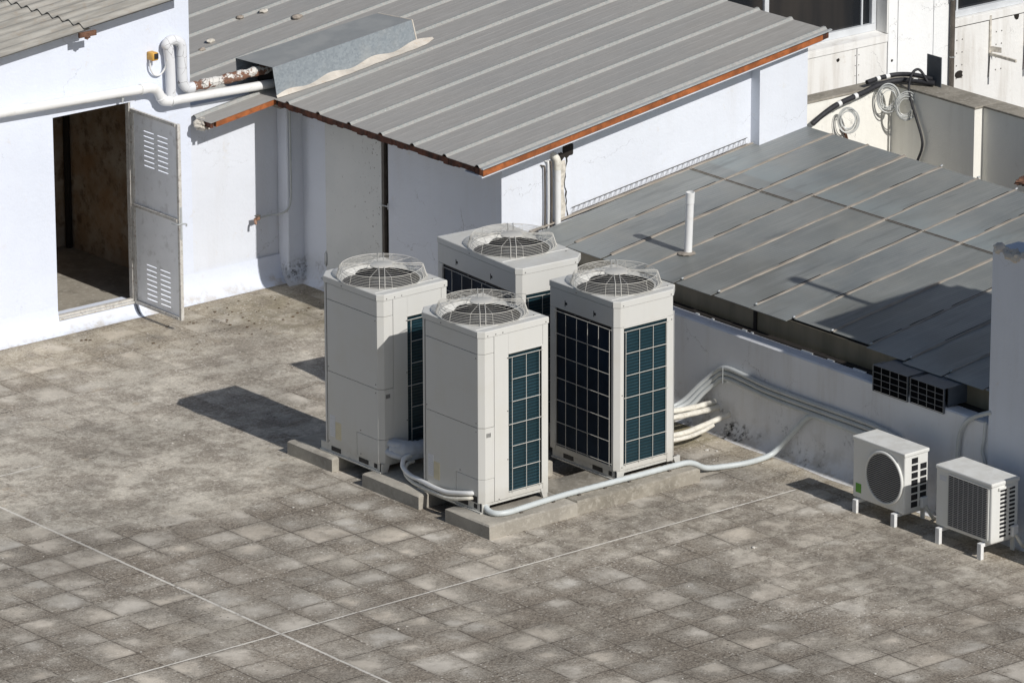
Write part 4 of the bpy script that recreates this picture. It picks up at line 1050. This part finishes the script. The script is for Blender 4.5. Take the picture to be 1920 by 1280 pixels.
for o in bpy.data.objects:
    if o.name.startswith('duct') and o.type == 'MESH' and o.data.materials[0] == M['zinc_plain']: o.data.materials[0] = M['duct_grey']

# ------------------------------------------------------------------ pier at the right edge, with unseen walls added to cast shadows
tw = thing('pier_and_casters', (3.4, -2.86, 0), 'tall grey-white masonry pier with a broken top at the right edge', 'pillar')
def PT(b, n, m, s=None): o = b.build(n, m, tw, s); o.matrix_parent_inverse = Matrix.Translation((-3.4, 2.86, 0)); return o
m = MB(); rough_box(m, 3.41, 3.74, -4.05, -2.865, -.2, 2.60, .012, .06); PT(m, 'pier', 'pillar_wash')
m = MB()
for i in range(26): m.blob((3.42+random.random()*.05, -2.90-.034*i, 2.585+random.uniform(-.02, .02)), random.uniform(.035, .06), (.8, 1, .8), .3)
PT(m, 'broken_edge', 'sealant', 40)
m = MB(); m.box(3.70, 3.789, -4.4, -4.15, -.2, 3.87); m.box(3.79, 5.23, -4.4, -4.15, -.2, 4.02); m.box(3.79, 3.87, -4.4, -4.15, 4.02, 4.16); m.box(4.30, 5.20, -4.4, -4.15, 4.02, 4.16); m.box(3.79, 5.12, -4.4, -4.15, 4.16, 4.30)
PT(m, 'caster_wall', 'pillar_wash')  # added out of view, outline shaped to cast the canopy shadow
m = MB(); m.box(3.31, 3.63, -4.6, -4.45, -.2, 4.36); m.box(3.46, 3.63, -4.6, -4.45, 4.36, 4.95); m.box(3.31, 3.63, -4.6, -4.45, 4.95, 6.0); PT(m, 'caster_slab', 'pillar_wash')  # added unseen slab shading ledge and cove, slot lets a lit strip through
m = MB(); m.box(3.03, 3.40, -4.4, -3.95, -.05, 1.09); PT(m, 'caster_block', 'pillar_wash')  # added unseen block that shades the end of the louvred unit
m = MB(); m.tube([(4.4, -4.27, 4.3), (4.4, -4.27, 5.1)], .03, 10); m.blob((4.4, -4.27, 5.16), .07, (1, 1, 1.2), .05); PT(m, 'mast', 'dark_steel', 50)
m = MB(); rough_box(m, 3.42, 3.73, -4.04, -3.31, 2.56, 3.0, .008, .08); PT(m, 'upper_pier', 'pillar_wash')
m = MB(); m.tube([(3.50, -3.36, 2.98), (3.50, -3.36, 3.16)], .022, 8); PT(m, 'stub_pipe', 'black_foam', 50)

# ------------------------------------------------------------------ hoses and conduits
def corrugated(i): return .0265+(.0018 if i % 2 else -.0008)
hose = [(.06, .04, .20), (.045, -.05, .165), (.07, -.125, .158), (.16, -.165, .158), (.30, -.16, .158), (.47, -.145, .158), (.75, -.125, .158), (1.0, -.12, .158), (1.6, -.13, .158), (2.1, -.135, .158), (2.26, -.145, .158), (2.36, -.145, .13), (2.52, -.125, .05), (2.72, -.155, .028), (2.95, -.21, .028), (3.2, -.205, .035), (3.30, -.24, .10), (3.34, -.33, .22), (3.365, -.45, .36), (3.38, -.54, .455), (3.385, -.62, .49), (3.385, -.74, .495), (3.385, -1.13, .49), (3.385, -1.75, .46)]
t = thing('floor_conduit', (.06, 0, .15), 'pale grey ribbed hose snaking along the front plinth to the parapet', 'hose')
pts = spline(hose, 14)
P4(MB().tube(pts, .026, 12, rf=corrugated), 'hose', 'white_conduit', 60, t)
m = MB()
for x, y in ((.30, -.16), (.70, -.125), (1.0, -.12), (1.30, -.124), (1.58, -.13), (2.05, -.135)): m.box(x-.014, x+.014, y-.036, y+.01, .128, .142)
P4(m, 'saddle', 'dark_steel', 50, t)
for j, (zoff, lb, s_) in enumerate(((.0, 'uppermost of three grey conduits climbing the parapet', 0), (-.050, 'middle one of three grey conduits climbing the parapet', 1), (-.100, 'lowest of three grey conduits climbing the parapet', 2))):
    pts_ = [(2.3, 1.02-.05*j, .22), (2.75, 1.05-.05*j, .20), (3.05, 1.06-.05*j, .20), (3.22, 1.02-.05*j, .25+zoff*.3), (3.33, .90-.03*j, .42+zoff*.6), (3.385, .78-.02*j, .545+zoff*.8), (3.388, .66, .628+zoff), (3.388, .55, .648+zoff), (3.388, .35, .638+zoff), (3.388, .03, .612+zoff), (3.388, -.41, .606+zoff), (3.388, -1.13, .606+zoff), (3.388, -1.45, .60+zoff), (3.388, -1.75, .57+zoff)]
    tag(pipe('wall_conduit', pts_, .0235, 'grey_pvc', None, 8, 12), lb, 'conduit', 'grey conduits on the parapet')
m = MB()
for y, z in ((.62, .655),): m.box(3.36, 3.422, y-.006, y+.006, z-.16, z-.004)
tag(m.build('pipe_clamp', 'grey_pvc', None), 'thin grey clamp strip holding the three conduits', 'clamp')
t = thing('insulated_pipes', (2.3, .9, .3), 'cream insulated pipes bound with tape, going into the foot of the parapet', 'pipe')
for a in ([(2.2, .95, .36), (2.75, .82, .285), (3.15, .79, .262), (3.45, .79, .26)], [(2.2, .93, .31), (2.75, .765, .24), (3.15, .745, .222), (3.45, .74, .22)]):
    P4(MB().tube(spline(a, 8), .031, 12, rf=lambda i: .027+.002*sin(i*1.7)), 'pipe_run', 'cream_foam', 50, t)
P4(MB().tube(spline([(2.15, .95, .355), (2.5, .87, .31), (2.84, .80, .275)], 8), .082, 14, rf=lambda i: .058+.004*sin(i*2.3)), 'tape_wrap', 'cream_foam', 50, t)
P4(MB().tube(spline([(2.2, .8, .28), (2.6, .68, .13), (2.85, .62, .11), (3.1, .60, .14), (3.45, .58, .20)], 8), .027, 12), 'pipe_run', 'cream_foam', 50, t)
P4(MB().tube(spline([(2.2, .72, .26), (2.6, .60, .11), (2.85, .555, .09), (3.05, .55, .11), (3.2, .56, .14)], 8), .021, 12), 'pipe_run', 'cream_foam', 50, t)
# between the two left units
t = thing('insulated_pipes', (.1, 1.3, .3), 'thick taped pipe bundle leaving the low corner of the leftmost tall unit', 'pipe')
P4(MB().tube(spline([(.13, 1.44, .36), (.19, 1.33, .35), (.33, 1.30, .33), (.62, 1.32, .32), (.95, 1.36, .33)], 8), .085, 16, rf=lambda i: .082+.004*sin(i*1.9)), 'tape_wrap', 'tape_wrap', 50, t)
P4(MB().tube(spline([(.09, 1.46, .40), (.12, 1.36, .40), (.21, 1.30, .38), (.34, 1.28, .36)], 8), .036, 12), 'pipe_run', 'tape_wrap', 50, t)
P4(MB().tube(spline([(.07, 1.46, .33), (.10, 1.36, .31), (.20, 1.28, .29), (.36, 1.26, .30)], 8), .036, 12), 'pipe_run', 'tape_wrap', 50, t)
tag(pipe('white_hose', [(.24, 1.28, .29), (.16, 1.25, .315), (.10, 1.24, .30), (.06, 1.20, .24), (.03, 1.05, .16+.05), (.01, .90, .215), (-.035, .65, .225), (-.05, .45, .235), (-.045, .30, .262), (-.03, .19, .285), (.0, .13, .295), (.06, .11, .30)], .0215, 'white_pvc', None, 8, 12), 'bright white hose sagging between the two left units, upper of the pair', 'hose', 'white hoses between the left units')
tag(pipe('white_hose', [(.22, 1.25, .25), (.12, 1.22, .25), (.06, 1.17, .19), (.02, 1.02, .162), (-.01, .85, .165), (-.05, .60, .185), (-.062, .42, .19), (-.055, .28, .215), (-.035, .18, .24), (.0, .13, .25), (.06, .11, .255)], .0165, 'cream_foam', None, 8, 12), 'off-white thinner hose sagging between the two left units, lower of the pair', 'hose', 'white hoses between the left units')
m = MB()
# cables on the parapet at the right
tag(pipe('wall_cable', [(3.39, -2.50, .35), (3.39, -2.51, .60), (3.39, -2.53, .80), (3.39, -2.60, .93), (3.39, -2.72, 1.02), (3.42, -2.90, 1.10)], .022, 'grey_pvc', None, 8, 10), 'pale grey cable bending over the parapet top beside the pier', 'cable')
tag(pipe('wall_cable', [(3.40, -2.83, .45), (3.40, -2.84, .62), (3.40, -2.81, .72), (3.40, -2.83, .85), (3.40, -2.84, 1.0)], .015, 'grey_pvc', None, 8, 10), 'thin grey cable in the corner between parapet and pier', 'cable')

# ------------------------------------------------------------------ cream parapet and its cables
t = thing('cream_wall', (8.78, 4.2, 0), 'low cream rendered wall with rough stone coping behind the glass canopy', 'wall')
m = MB(); m.box(6.9, 9.13, 4.2, 4.38, -.5, 1.68); m.box(8.78, 9.13, 2.975, 4.2, -.5, 1.68); m.box(8.90, 9.13, -8, 2.975, -.5, 1.68); P4(m, 'wall', 'cream_render', None, t)
m = MB(); m.box(6.9, 9.15, 4.19, 4.40, 1.682, 1.705, .004); m.box(8.77, 9.15, 2.96, 4.188, 1.682, 1.705, .004); m.box(8.885, 9.15, -8, 2.958, 1.682, 1.705, .004); P4(m, 'coping', 'old_concrete', None, t)
tag(pipe('black_pipe', [(7.60, 4.10, 1.50), (7.75, 4.10, 1.575), (7.93, 4.11, 1.635), (8.15, 4.12, 1.672), (8.35, 4.13, 1.70), (8.55, 4.14, 1.735), (8.80, 4.08, 1.755), (9.0, 3.80, 1.745)], .028, 'black_foam', None, 8, 12), 'long black foam-clad pipe sagging over the cream wall at its left', 'pipe', 'black lagged pipes on the cream wall')
tag(pipe('black_pipe', [(8.43, 4.20, 1.77), (8.62, 4.20, 1.785), (8.80, 4.15, 1.80), (8.93, 4.02, 1.80), (9.03, 3.86, 1.77)], .024, 'black_foam', None, 8, 12), 'short black foam-clad pipe with two white tapes on the cream wall corner', 'pipe', 'black lagged pipes on the cream wall')
bp = [o for o in bpy.data.objects if o.name.startswith('black_pipe')]
for p, nn, rr, w_ in (((7.97, 4.11, 1.643), (1, .05, .25), .030, 0), ((8.20, 4.12, 1.68), (1, .05, .15), .031, 0), ((8.58, 4.20, 1.783), (1, 0, .1), .027, 1), ((8.70, 4.185, 1.79), (1, -.2, .1), .027, 1), ((8.90, 3.97, 1.753), (.6, -.8, 0), .031, 0)):
    v = Vector(nn).normalized(); MB().tube([Vector(p)-v*.022, Vector(p)+v*.022], rr, 14).build('white_tape', 'white_tape', bp[w_], 50)
for c_, R, lb in (((8.05, 4.06, 1.475), .115, 'coil of pale cable hanging lowest at the left end of the cream wall'), ((8.60, 4.06, 1.60), .125, 'coil of pale cable hanging from the black pipes near the cream wall corner'), ((8.72, 3.92, 1.53), .12, 'coil of pale cable hanging on the shaded side of the cream wall corner')):
    m = MB()
    for i in range(9):
        a = random.uniform(.66, 1.12); nn = Vector((-.62+random.uniform(-.1, .1), -.78, random.uniform(-.08, .08))); z = nn.normalized(); x = Vector((0, 0, 1)); x = (x-z*x.dot(z)).normalized(); y = z.cross(x)
        cc = Vector(c_)+Vector((random.uniform(-.014, .014), random.uniform(-.012, .012), random.uniform(-.02, .012)))
        m.tube([cc+(x*cos(2*PI*k/40)*R*1.12*a+y*sin(2*PI*k/40)*R*.86*a) for k in range(40)], .0045, 5, closed=True)
    tag(m.build('cable_coil', 'clear_cable', None, 50), lb, 'cable', 'coiled pale cables on the cream wall')
tag(pipe('black_hose', [(8.95, 3.85, 1.76), (8.90, 3.90, 1.87), (8.86, 3.93, 1.885), (8.80, 3.93, 1.84), (8.755, 3.92, 1.72), (8.745, 3.87, 1.58), (8.745, 3.79, 1.42), (8.745, 3.71, 1.25), (8.745, 3.70, 1.12), (8.745, 3.80, .90)], .014, 'black_hose' if 'black_hose' in M else 'black_foam', None, 8, 10), 'thin black hose arching over the cream wall and hanging down its shaded side', 'hose')
tag(pipe('brown_hose', [(8.07, 4.17, 1.36), (8.13, 4.17, 1.26), (8.15, 4.17, 1.15), (8.14, 4.17, .95)], .014, 'rusty', None, 6, 8), 'short brown hose hanging below the left cable coil', 'hose')
tag(MB().box(9.03, 9.04, 3.74, 3.95, 1.706, 2.02).build('metal_sheet', 'duct_grey', None), 'small dark metal sheet standing on the cream wall corner', 'metal sheet')
tag(MB().blob((7.42, .80, 1.66), .11, (1.2, .8, .35), .3, 3).blob((7.50, .70, 1.70), .085, (1, .8, .4), .3, 2).build('rusty_debris', 'rusty', None, 40), 'rusty scrap lying past the canopy top near the right edge', 'scrap')

# ------------------------------------------------------------------ neighbouring building
FY = 5.6
nb = thing('neighbour_building', (10, FY, 0), 'stained white panelled building with large dark windows behind the cream wall', 'building')
def PN(b, n, m, s=None, par=nb):
    o = b.build(n, m, par, s)
    if par is nb: o.matrix_parent_inverse = Matrix.Translation((-10, -FY, 0))
    return o
m = MB(); m.box(7.6, 9.574, FY, FY+.1, -2, 1.652, .002); m.box(9.584, 10.008, FY, FY+.1, -2, 1.652, .002); PN(m, 'spandrel_panel', 'facade_panel')
m = MB(); m.box(7.4, 10.01, FY-.012, FY+.12, 1.656, 1.722, .003); m.prism([(FY-.012, 1.7225), (FY+.17, 1.7225), (FY+.17, 1.752), (FY-.012, 1.737)], 7.4, 10.01, 'x'); PN(m, 'sill', 'facade_panel')
m = MB(); m.box(10.012, 10.142, FY-.012, FY+.3, -2, 5); m.box(10.147, 10.615, FY-.016, FY+.3, -2, 5); m.box(10.618, 10.66, FY-.010, FY+.3, -2, 5); m.box(10.664, 10.93, FY-.014, FY+.3, -2, 5); PN(m, 'column', 'facade_white')
m = MB(); m.box(10.94, 16, FY, FY+.1, -2, 1.64, .002); PN(m, 'spandrel_panel', 'facade_panel')
m = MB(); m.box(10.94, 16, FY-.012, FY+.2, 1.65, 1.735, .003); PN(m, 'sill', 'facade_panel')
m = MB(); m.box(10.94, 16, FY-.002, FY+.1, 1.641, 1.649); m.box(7.6, 10.008, FY+.01, FY+.1, 1.6525, 1.6555); PN(m, 'panel_joint', 'dark_gap')
w1 = PN(MB().box(7.4, 10.00, FY+.20, FY+.21, 1.75, 5), 'window', 'window_glass')
m = MB(); m.box(7.4, 9.985, FY+.15, FY+.20, 1.752, 1.83, .003); m.box(9.925, 9.985, FY+.152, FY+.199, 1.831, 5, .003); m.box(8.42, 8.48, FY+.16, FY+.199, 1.831, 5, .003); m.box(9.80, 9.82, FY+.18, FY+.199, 1.831, 5); PN(m, 'window_frame', 'alloy_frame', None, w1)
m = MB(); m.box(9.992, 10.011, FY-.008, FY+.20, 1.75, 5); PN(m, 'reveal', 'facade_panel')
w2 = PN(MB().box(10.94, 16, FY+.10, FY+.11, 1.735, 5), 'window', 'window_glass')
m = MB(); m.box(10.945, 16, FY+.04, FY+.0995, 1.737, 1.81, .003); m.box(10.945, 10.985, FY+.04, FY+.0995, 1.81, 5, .003); m.box(11.06, 11.085, FY+.06, FY+.0995, 1.81, 5); m.box(12.2, 12.25, FY+.06, FY+.0995, 1.81, 5); PN(m, 'window_frame', 'alloy_frame', None, w2)
m = MB()
for x in (9.555, 9.605):
    for z in (1.58, 1.47, 1.36, 1.26, 1.14): m.tube([(x, FY-.004, z), (x, FY+.001, z)], .006, 6)
for x in (11.02, 11.10, 11.60, 11.68):
    for z in (1.50, 1.36, 1.22, 1.08): m.tube([(x, FY-.004, z), (x, FY+.001, z)], .008, 6)
PN(m, 'rivet', 'bolt', 50)
m = MB(); m.blob((11.06, FY, 1.12), .05, (1.1, .1, .8), .3); m.blob((9.31, FY, 1.57), .022, (1, .15, 1), .2); m.blob((10.07, FY-.012, 1.44), .016, (1, .15, 1), .2); m.blob((11.90, FY, 1.64), .05, (.8, .12, 1), .3); PN(m, 'wall_hole', 'dark_gap', 40)
m = MB(); m.box(7.3, 16, FY+.6, FY+.9, -14, 6); PN(m, 'core', 'facade_white')
t = thing('rain_pipe', (10.91, FY-.04, 0), 'dark brown rain pipe running down the white building between its windows', 'pipe')
P4(MB().tube([(10.90, FY-.05, -2), (10.905, FY-.05, 1.5), (10.91, FY-.05, 5)], .028, 10), 'pipe_run', 'dark_steel', 50, t)
P4(MB().box(10.87, 10.95, FY-.085, FY-.01, 1.98, 2.0).ring((10.91, FY-.05, 1.35), .031, .005, 16, 5).ring((10.91, FY-.05, .9), .031, .005, 16, 5), 'pipe_clip', 'zinc_plain', 50, t)
for x, lb in ((11.50, 'tan L-shaped iron bracket on the white building, left one with its arm in view'), (12.02, 'tan iron bracket on the white building at the right picture edge')):
    t = thing('wall_bracket', (x, FY, 1.0), lb, 'bracket', 'iron brackets on the white building')
    P4(MB().box(x-.012, x+.012, FY-.02, FY-.001, 1.28, 1.70).prism([(x, FY-.02), (x+.02, FY-.02), (x+.05, FY-.14), (x, FY-.02-.001)], 1.30, 1.36), 'upright', 'mortar', None, t)
    P4(MB().box(x-.012, x+.012, FY-.42, FY-.02, 1.26, 1.29), 'arm', 'mortar', None, t)
    P4(MB().tube([(x, FY-.012, 1.27), (x-.012, FY-.012, 1.02)], .007, 6), 'rod', 'bolt', 50, t)

# ------------------------------------------------------------------ grit on the floor
m = MB()
def chip(x, y, s_):
    m.blob((x, y, s_*.3), s_, (1.2, 1, .5), .3, 1)
for i in range(170):
    x, y = random.uniform(-5, 3.1), random.uniform(-6, 6.8)
    if -.2 < x < 2.4 and -.4 < y < 2.8: continue
    chip(x, y, random.choice((.004, .005, .006, .008, .011)))
for i in range(70):
    a = random.random(); chip(random.gauss(.2, .5), random.gauss(-.05, .25)-.55, .005)
chip(1.514, -1.917, .022); chip(1.53, -1.93, .012); chip(2.95, .35, .02); chip(3.0, .28, .016); chip(2.8, .1, .014)
o = m.build('floor_grit', 'grit', None, 40); o['kind'] = 'stuff'; o['label'] = 'pale grit and chips scattered on the tiled roof floor'
m = MB()
for i in range(60): 
    x, y = random.gauss(2.3, .6), random.gauss(6.3, .35)
    if y < 6.95 and x < 3.1: m.blob((x, y, .004), random.uniform(.008, .02), (1, .8, .25), .3, 1)
for p in ((1.02, 6.75), (1.05, 6.72), (.98, 6.77)): m.blob((p[0]-.55, p[1], .006), .018, (1, .8, .3), .3, 1)
o = m.build('leaf_litter', 'leaf_litter', None, 40); o['kind'] = 'stuff'; o['label'] = 'dark dry leaf scraps by the white wall'
